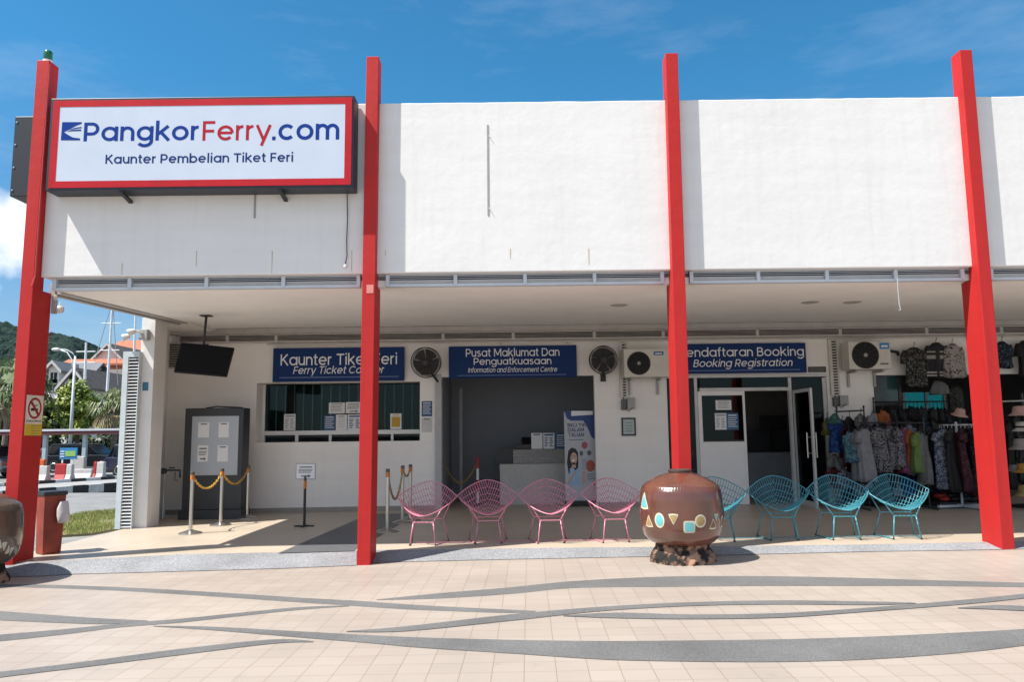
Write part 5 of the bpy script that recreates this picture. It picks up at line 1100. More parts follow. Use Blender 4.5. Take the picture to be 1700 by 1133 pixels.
def hang(px0, px1, y0, y1, Y, m, label, group, yaw=0.0, name='shirt', cat='clothing', hanger=True, **kw):
    """a garment that covers px0..px1 and y0..y1 of the photograph at depth Y"""
    ctr = atY((px0 + px1) / 2, y0, Y); bot = atY((px0 + px1) / 2, y1, Y); wpx = (px1 - px0) / F_PX * Y
    w = wpx / max(.25, abs(math.cos(yaw)) * 1.0 + .08)
    o, Mx = garment(name, Vector((ctr.x, Y, ctr.z)), w, ctr.z - bot.z, CL[m] if isinstance(m, str) else m, yaw, rr=RNG, **kw)
    tag(o, label, cat, group)
    if hanger: hanger_mb(None, w, Mx).build('hanger', BLACK, o)
    if '_w' in o: del o['_w']
    return o
GW = 'tops hung on the wall above the shop window'
hang(1499, 1535, 577, 643, 13.9, 'leaf', 'black top printed with pale leaves, hung on the wall beside the right air conditioner', GW, sleeve=.2, flare=1.05)
o = hang(1538, 1569, 569, 628, 13.9, 'navy', 'dark navy top with white stripes, hung between the leaf print and the white top', GW, sleeve=.14, flare=1.05)
for ya_, yb_ in ((583, 585.5), (590, 596), (617, 620), (622, 625)):
    e = RX(1537, ya_, 1570, yb_, 13.80); MB().box(e[0] + .03, e[1] - .03, 13.815, 13.83, e[2], e[3]).build('stripe', CL['stripe'], o)
hang(1567, 1594, 571, 628, 13.88, 'white_flower', 'white top with dark star flowers, hung on the wall left of the right red pillar', GW, long_sleeve=True, flare=1.1)
hang(1545, 1570, 632, 655, 13.9, 'grey', 'short grey skirt hanging under the striped navy top', GW, sleeve=0, hanger=False, name='skirt', flare=1.4)
hang(1572, 1597, 640, 690, 14.0, 'olive', 'dull green trousers hanging below the white star flower top', GW, sleeve=0, hanger=False, name='trousers', flare=.95)
hang(1650, 1675, 567, 612, 13.9, 'night2', 'blue black printed top half hidden right of the right red pillar', GW, sleeve=.2, flare=1.2)
hang(1688, 1716, 565, 625, 13.9, 'black', 'black top hung on the wall at the right edge', GW, sleeve=.2)
def rail(pts, zf, label, m=BLACK, cross=True, r=.014, name='clothes_rail'):
    a, b = pts; t = thing(name, label, 'clothes rail', ((a.x + b.x) / 2, (a.y + b.y) / 2, zf))
    MB().tube([a, b], r, 8).build('rail', m, t)
    for p in (a, b):
        MB().tube([(p.x, p.y, zf + .03), (p.x, p.y, p.z + .06)], r, 8).build('upright', m, t); MB().ball((p.x, p.y, p.z + .07), r * 1.5, 8).build('knob', m, t)
        MB().tube([(p.x, p.y - .25, zf + .03), (p.x, p.y + .25, zf + .03)], r, 8).build('foot', m, t)
    MB().tube([(a.x, a.y, zf + .22), (b.x, b.y, zf + .22)], r * .8, 8).build('lower_bar', m, t)
    return t
rail((atY(1389, 684, 13.3), atY(1434, 682, 13.3)), zw(6), 'black clothes rail nearest the open glass door')
rail((atY(1424, 702, 12.75), atY(1533, 703, 12.75)), zw(6.5), 'black clothes rail in front with the grey, orange and green shirts')
rail((atY(1450, 668, 14.05), atY(1572, 667, 14.05)), zw(7), 'tall black clothes rail behind, packed with dark clothes below the teal window')
GA_ = 'clothes on the left rail'; GB_ = 'clothes on the front rail'; GC_ = 'dark clothes on the tall back rail'; GD_ = 'dark clothes on the round rack'
hang(1367, 1379, 694, 722, 13.3, 'yellow', 'small yellow shirt at the far left end of the left clothes rail', GA_, yaw=.9)
hang(1376, 1396, 690, 752, 13.2, 'blue', 'bright blue printed shirt on the left clothes rail', GA_, yaw=.45)
hang(1376, 1394, 687, 704, 13.1, 'ltgreen', 'sea green scarf folded over the blue shirt on the left clothes rail', GA_, sleeve=0, hanger=False, name='scarf')
hang(1391, 1406, 700, 775, 13.3, 'red', 'dark red shirt on the left clothes rail, right of the blue one', GA_, yaw=.7)
hang(1400, 1420, 692, 760, 13.4, 'black', 'black shirt on the left clothes rail, right of the dark red one', GA_, yaw=.6)
hang(1376, 1395, 754, 792, 13.25, 'grey', 'grey shirt hanging low under the bright blue shirt', GA_, yaw=.2, hanger=False)
hang(1373, 1393, 776, 812, 13.1, 'red', 'red and black shirt hanging lowest by the glass door', GA_, yaw=.3, hanger=False)
hang(1392, 1408, 778, 812, 13.1, 'bluewhite', 'blue and white shirt hanging low beside the red and black one', GA_, yaw=.3, hanger=False)
hang(1418, 1440, 687, 718, 13.35, 'pale', 'pale shirt at the right end of the left clothes rail', GA_, yaw=.8)
B_ = [(1402, 1416, 716, 768, 'teal', 'teal printed shirt at the left end of the front rail'), (1411, 1434, 712, 800, 'grey', 'grey dress on the front rail between the teal shirt and the pale one'), (1421, 1449, 710, 800, 'pale', 'long pale grey shirt in thin plastic on the front rail'), (1446, 1474, 708, 785, 'bw', 'black and white printed shirt in the middle of the front rail'), (1469, 1488, 705, 780, 'gw', 'grey and white printed shirt right of the black and white one'), (1484, 1494, 708, 776, 'bw', 'narrow black and white shirt seen edge on left of the magenta one'), (1491, 1503, 710, 786, 'magenta', 'magenta shirt on the front rail'), (1500, 1514, 712, 784, 'orange', 'orange shirt between the magenta and green ones'), (1511, 1529, 716, 785, 'green', 'light green shirt on the front rail'), (1522, 1537, 716, 805, 'grey', 'grey long sleeved shirt at the right end of the front rail')]
for i, (a, b, c, d, m, lb) in enumerate(B_): hang(a, b, c, d, 12.75 + .05 * math.sin(i * 2.1), m, lb, GB_, yaw=.35 + .5 * (i > 4) + RNG.uniform(-.15, .15), long_sleeve=(i == 9))
for i in range(11): hang(1412 + i * 11, 1430 + i * 11, 706 + RNG.uniform(-3, 3), 792 + RNG.uniform(-14, 12), 13.0 + RNG.uniform(-.04, .04), ['night', 'olive', 'bluewhite', 'night2', 'black', 'maroon'][i % 6], 'dark patterned shirt wedged behind the front row of the front rail', GB_, yaw=.5 + RNG.uniform(-.3, .3), hanger=False)
lows = [('bluewhite', 'blue and white'), ('night', 'black speckled'), ('night2', 'dark blue'), ('pale', 'pale grey'), ('blue', 'deep blue'), ('maroon', 'maroon')]
for i, (m, nm) in enumerate(lows): hang(1418 + i * 19, 1440 + i * 19, 786, 826, 13.1 + .04 * (i % 2), m, nm + ' shirt in the low row under the front rail', GB_, yaw=RNG.uniform(-.4, .6), hanger=False)
hang(1458, 1472, 680, 706, 13.2, 'orange', 'orange red shirt showing above the front rail', GC_, yaw=.5)
hang(1442, 1456, 684, 712, 13.2, 'pale', 'pale shirt showing above the left part of the front rail', GC_, yaw=.5)
for i in range(15):
    m = ['night', 'olive', 'night2', 'black', 'olive', 'night', 'black'][i % 7]
    hang(1470 + i * 6.6, 1484 + i * 6.6, 676 + RNG.uniform(-2, 3), 764 + RNG.uniform(-8, 12), 14.05 + RNG.uniform(-.04, .04), m, 'dark shirt packed among the others on the tall back rail', GC_, yaw=.75 + RNG.uniform(-.25, .25))
for i in range(4): hang(1534 + i * 5, 1546 + i * 5, 728, 800, 13.5 + .05 * i, 'night', 'black striped top between the front rail and the round rack', GD_, yaw=.9, hanger=False)
for i in range(22):
    hang(1398 + i * 14, 1416 + i * 14, 694 + RNG.uniform(-8, 8), 806 + RNG.uniform(-20, 10), 14.75 + RNG.uniform(-.05, .05), ['night', 'black', 'olive', 'night', 'black', 'maroon'][i % 6], 'dark dress in the deep row at the back of the shop', 'dark dresses deep in the shop', yaw=.5 + RNG.uniform(-.3, .3), name='dress', hanger=False)
a_, b_ = atY(1392, 690, 14.75), atY(1712, 690, 14.75); a_.x = max(a_.x, H4[0] + .05); rail((a_, b_), zw(7), 'long black clothes rail deepest in the shop')
for i in range(15): hang(1400 + i * 11, 1418 + i * 11, 770 + RNG.uniform(-10, 12), 842 + RNG.uniform(-10, 3), 13.6 + RNG.uniform(-.06, .06), ['night', 'maroon', 'night2', 'black', 'red', 'olive'][i % 6], 'dark garment in the low row deep behind the front rail', 'dark clothes low behind the front rail', yaw=.5 + RNG.uniform(-.4, .4), hanger=False)
# round white rack
ctr = atY(1587, 706, 12.9); zf = zw(ctr.x)
RK = thing('round_rack', 'white round garment rack on a cross foot beside the right red pillar', 'clothes rack', (ctr.x, 12.9, zf))
WR = mat('rack_white', (.50, .51, .53), .4)
MB().tube([(ctr.x + .25 * math.cos(2 * math.pi * i / 28), 12.9 + .25 * math.sin(2 * math.pi * i / 28), ctr.z) for i in range(28)], .012, 6, closed=True).build('ring', WR, RK)
k = MB()
for i in range(24): a = 2 * math.pi * i / 24; k.tube([(ctr.x + .25 * math.cos(a), 12.9 + .25 * math.sin(a), ctr.z), (ctr.x + .255 * math.cos(a), 12.9 + .255 * math.sin(a), ctr.z - .05)], .005, 4)
k.build('hooks', WR, RK)
MB().tube([(ctr.x, 12.9, zf + .05), (ctr.x, 12.9, ctr.z + .05)], .02, 10).build('pole', WR, RK)
k = MB(); k.tube([(ctr.x - .25, 12.9, ctr.z), (ctr.x + .25, 12.9, ctr.z)], .008, 6); k.tube([(ctr.x, 12.65, ctr.z), (ctr.x, 13.15, ctr.z)], .008, 6); k.build('spokes', WR, RK)
for dx, dy in ((.46, .10), (.10, -.42)): MB().obox((ctr.x, 12.9, zf + .04 + dy * .0 + (0.004 if dx < .2 else 0)), (2 * math.hypot(dx, dy), .055, .04), Matrix.Rotation(math.atan2(dy, dx), 4, 'Z')).build('foot', WR, RK)
RD = ['night', 'maroon', 'night2', 'black', 'bluewhite', 'maroon', 'night', 'black', 'night2', 'maroon', 'night', 'bluewhite', 'black', 'maroon']
for i, m in enumerate(RD):
    a = 2 * math.pi * i / len(RD) - math.pi / 2 + .1; p = Vector((ctr.x + .30 * math.cos(a), 12.9 + .30 * math.sin(a), ctr.z - .07)); ln_ = RNG.uniform(.95, 1.12)
    o, Mx = garment('dress', p, .36, ln_, CL[m], a, rr=RNG, sleeve=.1, flare=1.1); del o['_w']
    lb = {'night': 'black speckled dress', 'maroon': 'maroon printed dress', 'night2': 'dark blue printed dress', 'black': 'plain black dress', 'bluewhite': 'blue and white dress'}[m] + ' hanging on the white round rack'
    tag(o, lb, 'clothing', GD_); hanger_mb(None, .36, Mx).build('hanger', BLACK, o)
for i, (px, col, nm) in enumerate(((1558, (.30, .02, .015), 'red'), (1574, (.012, .013, .016), 'black'), (1592, (.02, .035, .07), 'navy'), (1604, (.03, .03, .03), 'dark grey'), (1616, (.05, .02, .015), 'brown'))):
    v = atY(px, 832, 13.15); sm = mat('shoe_' + nm.replace(' ', '_'), col, .5)
    t = MB(); t.ball((v.x, 13.1, zw(v.x) + .20), .11, 12, (1, 1.2, .62)); t.ball((v.x + .02, 13.0, zw(v.x) + .15), .09, 12, (1, 1, .6)); tag(t.build('handbag', sm, loc=v, smooth=True), nm + ' bag in the low pile under the round rack', 'bag', 'bags piled under the round rack')
v = atY(1596, 838, 13.3); MBX = MB(); MBX.box(v.x - .55, v.x + .55, 12.98, 13.5, zw(v.x) + .002, zw(v.x) + .085); tag(MBX.build('low_platform', mat('platform_dark', (.03, .03, .032), .6), loc=(v.x, 13.2, zw(v.x))), 'low dark platform carrying the bags under the round rack', 'platform')
# hats
def hat(px, py, rpx, Y, m, label, tilt=0.0, style='bucket'):
    v = atY(px, py, Y); r = rpx / F_PX * Y
    t = thing('sun_hat', label, 'hat', v, group='sun hats on display')
    prof = [(r * 1.0, -.62 * r), (r * .985, -.60 * r), (r * .62, -.30 * r), (r * .60, -.1 * r), (r * .56, .18 * r), (r * .46, .30 * r), (.01, .34 * r)]
    k = MB(); k.lathe(prof, (0, 0, 0), 28, fn=lambda a, z: 1 + (.05 * math.sin(4 * a + px) if z < -.4 * r else 0)); k.xform(Matrix.Translation(v) @ Matrix.Rotation(tilt, 4, 'X') @ Matrix.Rotation(tilt * .5, 4, 'Y')).build('crown', m, t, smooth=True)
    k = MB(); k.lathe([(r * .625, -.28 * r), (r * .63, -.25 * r), (r * .615, -.12 * r), (r * .61, -.10 * r)], (0, 0, 0), 28); k.xform(Matrix.Translation(v) @ Matrix.Rotation(tilt, 4, 'X') @ Matrix.Rotation(tilt * .5, 4, 'Y')).build('band', CL['black'] if 'black band' in label else m, t, smooth=True)
HP = mat('hat_pink', (.40, .245, .21), .8); HC = mat('hat_cream', (.42, .40, .36), .8); HG = mat('hat_grey', (.27, .235, .22), .8); HL = mat('hat_lilac', (.24, .20, .23), .8); HM = mat('hat_mustard', (.34, .17, .025), .8); HT = mat('hat_tan', (.32, .21, .075), .8)
for a_ in ((1594, 683, 13, 13.0, HP, 'dusty pink hat on a peg above the white round rack', .25), (1692, 680, 17, 12.6, HP, 'pale pink bucket hat on the top tier at the right edge'), (1697, 706, 17, 12.6, HC, 'cream hat with black band on the second tier at the right edge'), (1695, 735, 19, 12.6, HG, 'grey beige hat with a wide brim on the third tier at the right edge'), (1682, 776, 11, 12.8, HL, 'lilac hat beside the mustard hat at the right edge'), (1699, 775, 16, 12.5, HM, 'mustard hat on the fourth tier at the right edge'), (1703, 812, 19, 12.5, HT, 'tan straw hat on the lowest tier at the right edge')): hat(*a_)
hs = atY(1702, 700, 12.75); zf = zw(hs.x)
HS = thing('hat_stand', 'dark tiered display stand carrying hats at the right edge', 'stand', (hs.x, 12.75, zf))
MB().tube([(hs.x + .05, 12.85, zf + .05), (hs.x + .05, 12.85, 2.05)], .02, 8).build('pole', BLACK, HS); MB().lathe([(.3, .002), (.3, .03), (.03, .06)], (hs.x + .05, 12.85, zf), 20).build('base', BLACK, HS)
e = atY(1664, 667, 12.8); MB().tube([(e.x, 12.8, e.z), (e.x + 1.0, 12.8, e.z + .02)], .014, 8).build('top_rail', mat('rail_pale', (.35, .35, .34), .4), HS)
for y_ in (694, 722, 757, 795): z = atY(1695, y_, 12.6).z; MB().tube([(hs.x + .05, 12.85, z), (hs.x - .05, 12.55, z)], .01, 6).build('peg', BLACK, HS)
# peg for the pink hat
v = atY(1594, 690, 13.0); tag(MB().tube([(v.x, 13.02, ctr.z - .02), (v.x, 13.02, v.z - .02)], .008, 6).build('hat_peg', BLACK, loc=v), 'thin dark peg holding the dusty pink hat over the round rack', 'peg')
# ------------------------------------------------------------------ outside, at the left: grass, road, kerbs
ASPH = mat_speckle('sunlit_asphalt', (.16, .158, .15), (.215, .21, .20), (.27, .265, .255), 90)
r_ = MB(); r_.quad((-70, 8.0, -.09), (XL - .003, 8.0, -.09), (XL - .003, 21.6, -.09), (-70, 21.6, -.09)); struct(r_, 'road', ASPH)
def atZ3(p, z): return atZ(p[0], p[1], z)
gp = [atZ3(q, -.05) for q in [(84, 868), (98, 862), (140, 852), (200, 846.5), (225, 846), (232, 872), (202, 876), (150, 886), (86, 890)]]
gm = MB(); gm.slab(gp, (0, 0, -.05)); struct(gm, 'grass_soil', mat('dry_soil', (.19, .15, .085), .95, var=.3, scale=9, col2=(.12, .13, .05)))
gx = [p.x for p in gp]; gy = [p.y for p in gp]
def inside(x, y):
    c = False; n = len(gp)
    for i in range(n):
        a, b = gp[i], gp[(i + 1) % n]
        if (a.y > y) != (b.y > y) and x < (b.x - a.x) * (y - a.y) / (b.y - a.y) + a.x: c = not c
    return c
rg_ = random.Random(4); bl_ = MB()
for i in range(26000):
    x, y = rg_.uniform(min(gx), max(gx)), rg_.uniform(min(gy), max(gy))
    if not inside(x, y) or noise.noise(Vector((x * 1.1, y * 1.1, 3))) < -.28 + .3 * rg_.random(): continue
    a = rg_.uniform(0, 6.28); h = rg_.uniform(.025, .07); w_ = .007; dx, dy = math.cos(a) * w_, math.sin(a) * w_; lx, ly = rg_.uniform(-.03, .03), rg_.uniform(-.03, .03)
    bl_.mi = rg_.randrange(3); bl_.add([(x - dx, y - dy, -.052), (x + dx, y + dy, -.052), (x + lx, y + ly, -.05 + h)], [(0, 1, 2)])
tag(bl_.build('grass', [mat('grass_green', (.15, .225, .045), .7, var=.25, scale=2), mat('grass_light', (.25, .29, .08), .7, var=.25, scale=2), mat('grass_dry', (.36, .30, .12), .8, var=.2, scale=2)]), kind='stuff', label='short sunlit grass between walkway and road')
def kerb(name, pa, pb, z0, z1, depth):
    a, b = atZ3(pa, z0), atZ3(pb, z0); a.z = b.z = 0; d_ = (b - a); L = d_.length; d_.normalize(); nr = Vector((-d_.y, d_.x, 0)); nr = nr if nr.y > 0 else -nr
    a = a - d_ * 22; L += 40; k = MB(); n = int(L / .5)
    for i in range(n):
        p, q = a + d_ * (i * .5), a + d_ * ((i + 1) * .5 - .006); k.mi = i % 2
        k.slab([p + Vector((0, 0, z0 - .1)), q + Vector((0, 0, z0 - .1)), q + nr * .16 + Vector((0, 0, z0 - .1)), p + nr * .16 + Vector((0, 0, z0 - .1))], (0, 0, z1 - z0 + .1))
    struct(k, name, [mat('kerb_black', (.018, .02, .024), .7, var=.3, scale=12), mat('kerb_white', (.50, .51, .52), .7, var=.2, scale=12)])
    return a, d_, nr, L
a, d_, nr, L = kerb('kerb', (65, 820.5), (195, 810), -.09, .06, .2)
a2, d2, nr2, L2 = kerb('kerb', (65, 804), (195, 795.5), .06, .15, .2)
ms = MB(); p0, p1 = a + nr * .16, a + d_ * L + nr * .16; q0, q1 = a2, a2 + d2 * L2
ms.quad((p0.x, p0.y, .055), (p1.x, p1.y, .055), (q1.x, q1.y, .055), (q0.x, q0.y, .055)); struct(ms, 'median', mat('median_concrete', (.30, .29, .275), .8, var=.12, scale=3))
ZF = -.50
cpk = MB(); e0, e1 = a2 + nr2 * .16, a2 + d2 * L2 + nr2 * .16; f0, f1 = e0 + nr2 * 9, e1 + nr2 * 9
cpk.quad((e0.x, e0.y, .14), (e1.x, e1.y, .14), (f1.x, f1.y, ZF), (f0.x, f0.y, ZF)); h0, h1 = f0 + nr2 * 45 - d2 * 40, f1 + nr2 * 45 + d2 * 20
cpk.quad((f0.x, f0.y, ZF), (f1.x, f1.y, ZF), (h1.x, h1.y, ZF), (h0.x, h0.y, ZF)); struct(cpk, 'car_park', ASPH)

# ------------------------------------------------------------------ barriers, board, canopy, lamp, cars
def bg(px, Y): return atY(px, 760, Y).x
def barrier(px0, px1, Y, m, label, h=.78, cap=None):
    x0, x1 = bg(px0, Y), bg(px1, Y); t = thing('road_barrier', label, 'road barrier', ((x0 + x1) / 2, Y, ZF), group='plastic road barriers')
    pr_ = [(-.24, 0), (.24, 0), (.24, .12), (.13, .34), (.10, h), (-.10, h), (-.13, .34), (-.24, .12)]
    MB().slab([(x0, Y + y, ZF + .002 + z) for y, z in pr_], (x1 - x0, 0, 0)).build('body', m, t, bevel=.025)
    for x in (x0 + (x1 - x0) * .25, x0 + (x1 - x0) * .75): MB().box(x - .09, x + .09, Y - .262, Y - .15, ZF + .03, ZF + .10).build('forklift_slot', DARK, t)
    MB().lathe([(.06, h), (.06, h + .03)], ((x0 + x1) / 2, Y, ZF), 12).build('filler_cap', cap or m, t)
BRD = mat('barrier_red', (.36, .018, .022), .45, var=.12); BWH = mat('barrier_white', (.48, .465, .44), .5, var=.12); BOR = mat('barrier_orange', (.55, .10, .015), .5)
barrier(62, 82, 33.5, BWH, 'white plastic barrier just right of the left pillar', .72); barrier(60, 76, 34.4, BOR, 'orange barrier standing behind the white one by the left pillar', .98)
barrier(95, 113, 33.5, BRD, 'red plastic barrier beside the first canopy post', .80); barrier(113.4, 122.5, 33.5, BWH, 'short white barrier joined to the red one', .78)
barrier(119, 142, 36, BWH, 'long white barrier under the blue board', 1.05); barrier(124, 156, 34.6, mat('barrier_pale', (.42, .41, .40), .5), 'low pale barrier lying behind the kerb', .52)
barrier(158, 163, 34, BRD, 'narrow red barrier left of the dark car', .85); barrier(163.4, 175, 34, BWH, 'white barrier touching the dark car', .85)
e = RX(99, 744, 128, 763, 35.4); IB = thing('info_board', 'blue and green notice board on two white legs behind the barriers', 'board', ((e[0] + e[1]) / 2, 35.4, ZF))
MB().box(e[0], e[1], 35.4, 35.44, e[2], e[3]).build('panel', mat('board_blue', (.03, .20, .42), .5), IB)
w_ = e[1] - e[0]; MB().box(e[0] + .33 * w_, e[1] - .08 * w_, 35.385, 35.398, e[2] + .25 * (e[3] - e[2]), e[2] + .72 * (e[3] - e[2])).build('green_panel', mat('board_green', (.25, .48, .12), .5), IB)
k = MB()
for q in range(3): k.box(e[0] + .05 * w_, e[0] + .28 * w_, 35.385, 35.398, e[2] + (.2 + .22 * q) * (e[3] - e[2]), e[2] + (.28 + .22 * q) * (e[3] - e[2]))
k.build('print', LETW, IB)
for x in (e[0] + .1, e[1] - .25): MB().box(x, x + .06, 35.41, 35.45, ZF, e[2] - .001).build('leg', WPAINT, IB)
YK = 38.0; zt_ = atY(120, 713, YK).z
CNP = thing('walkway_canopy', 'low flat canopy roof with maroon underside on grey posts beyond the road', 'canopy', (bg(120, YK), YK, ZF))
MB().box(-46, bg(222, YK), YK - 1.2, YK + 1.2, zt_ - .10, zt_).build('roof_sheet', mat('canopy_sheet', (.52, .54, .58), .4), CNP); MB().box(-46, bg(222, YK), YK - 1.17, YK + 1.17, zt_ - .27, zt_ - .103).build('soffit', mat('canopy_maroon', (.10, .022, .028), .6), CNP)
for px in (-60, 12, 92.5, 157): x = bg(px, YK); MB().box(x - .09, x + .09, YK - 1.0, YK - .82, ZF, zt_ - .272).build('post', mat('post_grey', (.36, .42, .46), .4), CNP)
YL_ = 44; xl = bg(115, YL_); zl = atY(124, 592, YL_).z
SL = thing('street_lamp', 'tall pale street lamp with a curved arm beyond the canopy', 'street lamp', (xl, YL_, ZF))
LM = mat('lamp_pole', (.56, .58, .60), .4); xt = atY(125, 592, YL_).x
MB().tube([(xl, YL_, ZF), (xt, YL_, zl)], [.11, .06], 12).build('pole', LM, SL, smooth=True)
k = MB(); k.tube([(xt - .05, YL_, zl - 1.1), (xt - .18, YL_, zl - .2), (xt - .5, YL_, zl + .25), (xt - 1.0, YL_, zl + .42)], .04, 8); k.tube([(xt, YL_, zl - .02), (xt - .2, YL_, zl + .22), (xt - .5, YL_, zl + .38), (xt - 1.0, YL_, zl + .44)], .03, 8); k.build('arm', LM, SL, smooth=True)
MB().ball((xt - 1.15, YL_, zl + .42), .2, 12, (1.4, .7, .5)).build('lamp_head', mat('lamp_head', (.60, .60, .58), .3), SL, smooth=True)
def car(name, label, x, Y, flip, paint, roofm):
    t = thing(name, label, 'car', (x, Y, ZF)); s_ = -1 if flip else 1
    def P(prof, y0, y1, m, nm, bev=.05, par=None):
        return MB().slab([(x + s_ * a_, y0, ZF + z_) for a_, z_ in prof], (0, y1 - y0, 0)).build(nm, m, par or t, bevel=bev)
    P([(0, .32), (.05, .30), (4.2, .30), (4.3, .55), (4.25, .85), (3.3, .98), (.15, .98), (.02, .80)], Y, Y + 1.75, paint, 'body', .07)
    P([(.12, .985), (3.25, .985), (2.65, 1.50), (.55, 1.52), (.35, 1.45)], Y + .10, Y + 1.65, mat('car_glass', (.012, .014, .018), .08), 'cabin', .06)
    P([(.42, 1.525), (2.62, 1.505), (2.55, 1.58), (.60, 1.60)], Y + .09, Y + 1.66, roofm, 'roof', .04)
    for a_ in (.36, 1.45, 2.72): P([(a_, .99), (a_ + .09, .99), (a_ + .09 + (.18 if a_ < 1 else 0) - (.25 if a_ > 2 else 0), 1.51), (a_ + (.18 if a_ < 1 else 0) - (.25 if a_ > 2 else 0), 1.51)], Y + .085, Y + .105, paint, 'window_pillar', 0)
    for a_ in (.80, 3.45):
        for y_ in (Y - .02, Y + 1.57):
            w_ = MB().lathe([(.20, 0), (.32, .0), (.335, .03), (.335, .17), (.32, .20), (.20, .20)], (0, 0, 0), 24); w_.v = [Vector((x + s_ * a_ + p.x, y_ + p.z, ZF + .335 + p.y)) for p in w_.v]; w_o = w_.build('wheel', mat('tyre', (.015, .015, .016), .8), t)
            r_ = MB()
            for q in range(6): a = 2 * math.pi * q / 6; r_.tube([(x + s_ * a_, y_ + .04, ZF + .335), (x + s_ * a_ + .19 * math.cos(a), y_ + .015, ZF + .335 + .19 * math.sin(a))], .025, 5)
            r_.tube([(x + s_ * a_ + .2 * math.cos(2 * math.pi * q / 20), y_ + .01, ZF + .335 + .2 * math.sin(2 * math.pi * q / 20)) for q in range(20)], .022, 5, closed=True); r_.build('rim', STEEL, w_o)
    P([(-.012, .62), (.10, .62), (.10, .80), (-.012, .80)], Y + .05, Y + .40, mat('tail_lamp', (.30, .015, .015), .2), 'light', .02)
    P([(-.06, .36), (.3, .30), (.3, .46), (-.06, .52)], Y - .01, Y + 1.76, mat('bumper', (.03, .03, .035), .5), 'bumper', .03)
car('parked_car', 'dark blue car with pale roof half hidden behind the white side louvre', bg(171, 37.0), 37.0, False, mat('car_navy', (.012, .016, .045), .25, coat=.8, var=.03), BWH)
car('parked_car', 'silver grey car cut by the left edge behind the left pillar', bg(13, 37.0), 36.6, True, mat('car_grey', (.16, .18, .20), .3, .4, coat=.8, var=.03), mat('car_grey', (.16, .18, .20), .3, .4))
car('parked_car', 'dark car in the shade under the canopy behind the barriers', bg(66, 42.0), 42.0, False, mat('car_black', (.012, .013, .016), .25, coat=.8, var=.03), mat('car_black', (.012, .013, .016), .25))

# ------------------------------------------------------------------ houses, masts, hill
def house(label, x0, x1, Y, depth, z_eave, z_ridge, wallm, roofm, gable, base=ZF, wins=()):
    """gable='front': the gable faces the viewer; 'side': the ridge runs left to right"""
    t = thing('house', label, 'house', ((x0 + x1) / 2, Y, base), group='houses under the hill'); ov = .5; xm = (x0 + x1) / 2; th = .25
    if gable == 'front':
        MB().slab([(x0, Y, base), (x1, Y, base), (x1, Y, z_eave), (xm, Y, z_ridge - .05), (x0, Y, z_eave)], (0, depth, 0)).build('wall', wallm, t)
        sl = (z_ridge - z_eave) / (xm - x0)
        for sg, xe in ((-1, x0), (1, x1)):
            xo = xe + sg * ov; zo = z_eave - ov * sl
            r = MB().slab([(xm, Y - ov, z_ridge), (xo, Y - ov, zo), (xo, Y - ov, zo + th), (xm, Y - ov, z_ridge + th)], (0, depth + 2 * ov, 0)).build('roof', roofm, t)
            MB().slab([(xm, Y - ov - .06, z_ridge - .1), (xo, Y - ov - .06, zo - .1), (xo, Y - ov - .06, zo + th + .02), (xm, Y - ov - .06, z_ridge + th + .02)], (0, .055, 0)).build('bargeboard', BWH, r)
    else:
        MB().slab([(x0, Y, base), (x0, Y + depth, base), (x0, Y + depth, z_eave), (x0, Y + depth / 2, z_ridge - .05), (x0, Y, z_eave)], (x1 - x0, 0, 0)).build('wall', wallm, t)
        sl = (z_ridge - z_eave) / (depth / 2)
        for sg, ye in ((-1, Y), (1, Y + depth)):
            yo = ye + sg * ov; zo = z_eave - ov * sl
            MB().slab([(x0 - ov, Y + depth / 2, z_ridge), (x0 - ov, yo, zo), (x0 - ov, yo, zo + th), (x0 - ov, Y + depth / 2, z_ridge + th)], (x1 - x0 + 2 * ov, 0, 0)).build('roof', roofm, t)
    for wx, wz, ww, wh in wins:
        f = MB().box(wx - ww / 2, wx + ww / 2, Y - .05, Y - .003, wz - wh / 2, wz + wh / 2).build('window', DARK, t); k = MB(); k.box(wx - .04, wx + .04, Y - .07, Y - .052, wz - wh / 2, wz + wh / 2); k.box(wx - ww / 2 - .08, wx + ww / 2 + .08, Y - .09, Y - .052, wz - wh / 2 - .1, wz - wh / 2 - .002); k.build('frame', BWH, f)
def hz(px, py, Y): v = atY(px, py, Y); return v.x, v.z
TR = mat('tile_terracotta', (.42, .13, .065), .8, var=.25, scale=2.5); TB = mat('tile_brown', (.115, .095, .085), .8, var=.25, scale=2.5); TG = mat('tile_slate', (.145, .15, .165), .8, var=.2, scale=2.5); HW = mat('house_white', (.66, .64, .61), .8); HO = mat('house_orange', (.55, .19, .085), .8, var=.12)
Y1 = 84
x0, zr = hz(82, 603, Y1); x1, ze = hz(99, 612, Y1); house('narrow white gabled house next to the left red pillar, far off', x0, x1, Y1, 14, ze, zr, HW, TG, 'front', wins=[((x0 + x1) / 2, hz(90, 640, Y1)[1], .9, 1.3), ((x0 + x1) / 2, hz(90, 628, Y1)[1], .7, 1.2)])
x0, zr = hz(101, 604, Y1 + 3); x1, ze = hz(122, 647, Y1); house('slate roofed house right of the narrow white gable', x0, x1, Y1 + .5, 9, ze, zr, HW, TG, 'side')
x0, zr = hz(105, 615, Y1 - 6); x1, _ = hz(146, 630, Y1 - 6); ze = hz(120, 640, Y1 - 6)[1]; house('pale gabled house just behind the bright green tree', x0, x1, Y1 - 6, 10, ze, zr, HW, TB, 'front', wins=[((x0 + x1) / 2, hz(125, 632, Y1)[1], 1.2, 1.0)])
x0, zr = hz(128, 616, 88); x1, ze = hz(184, 645, 85); house('long brown roofed house in front of the orange one', x0, x1, 85, 9, ze, zr, HW, TB, 'side')
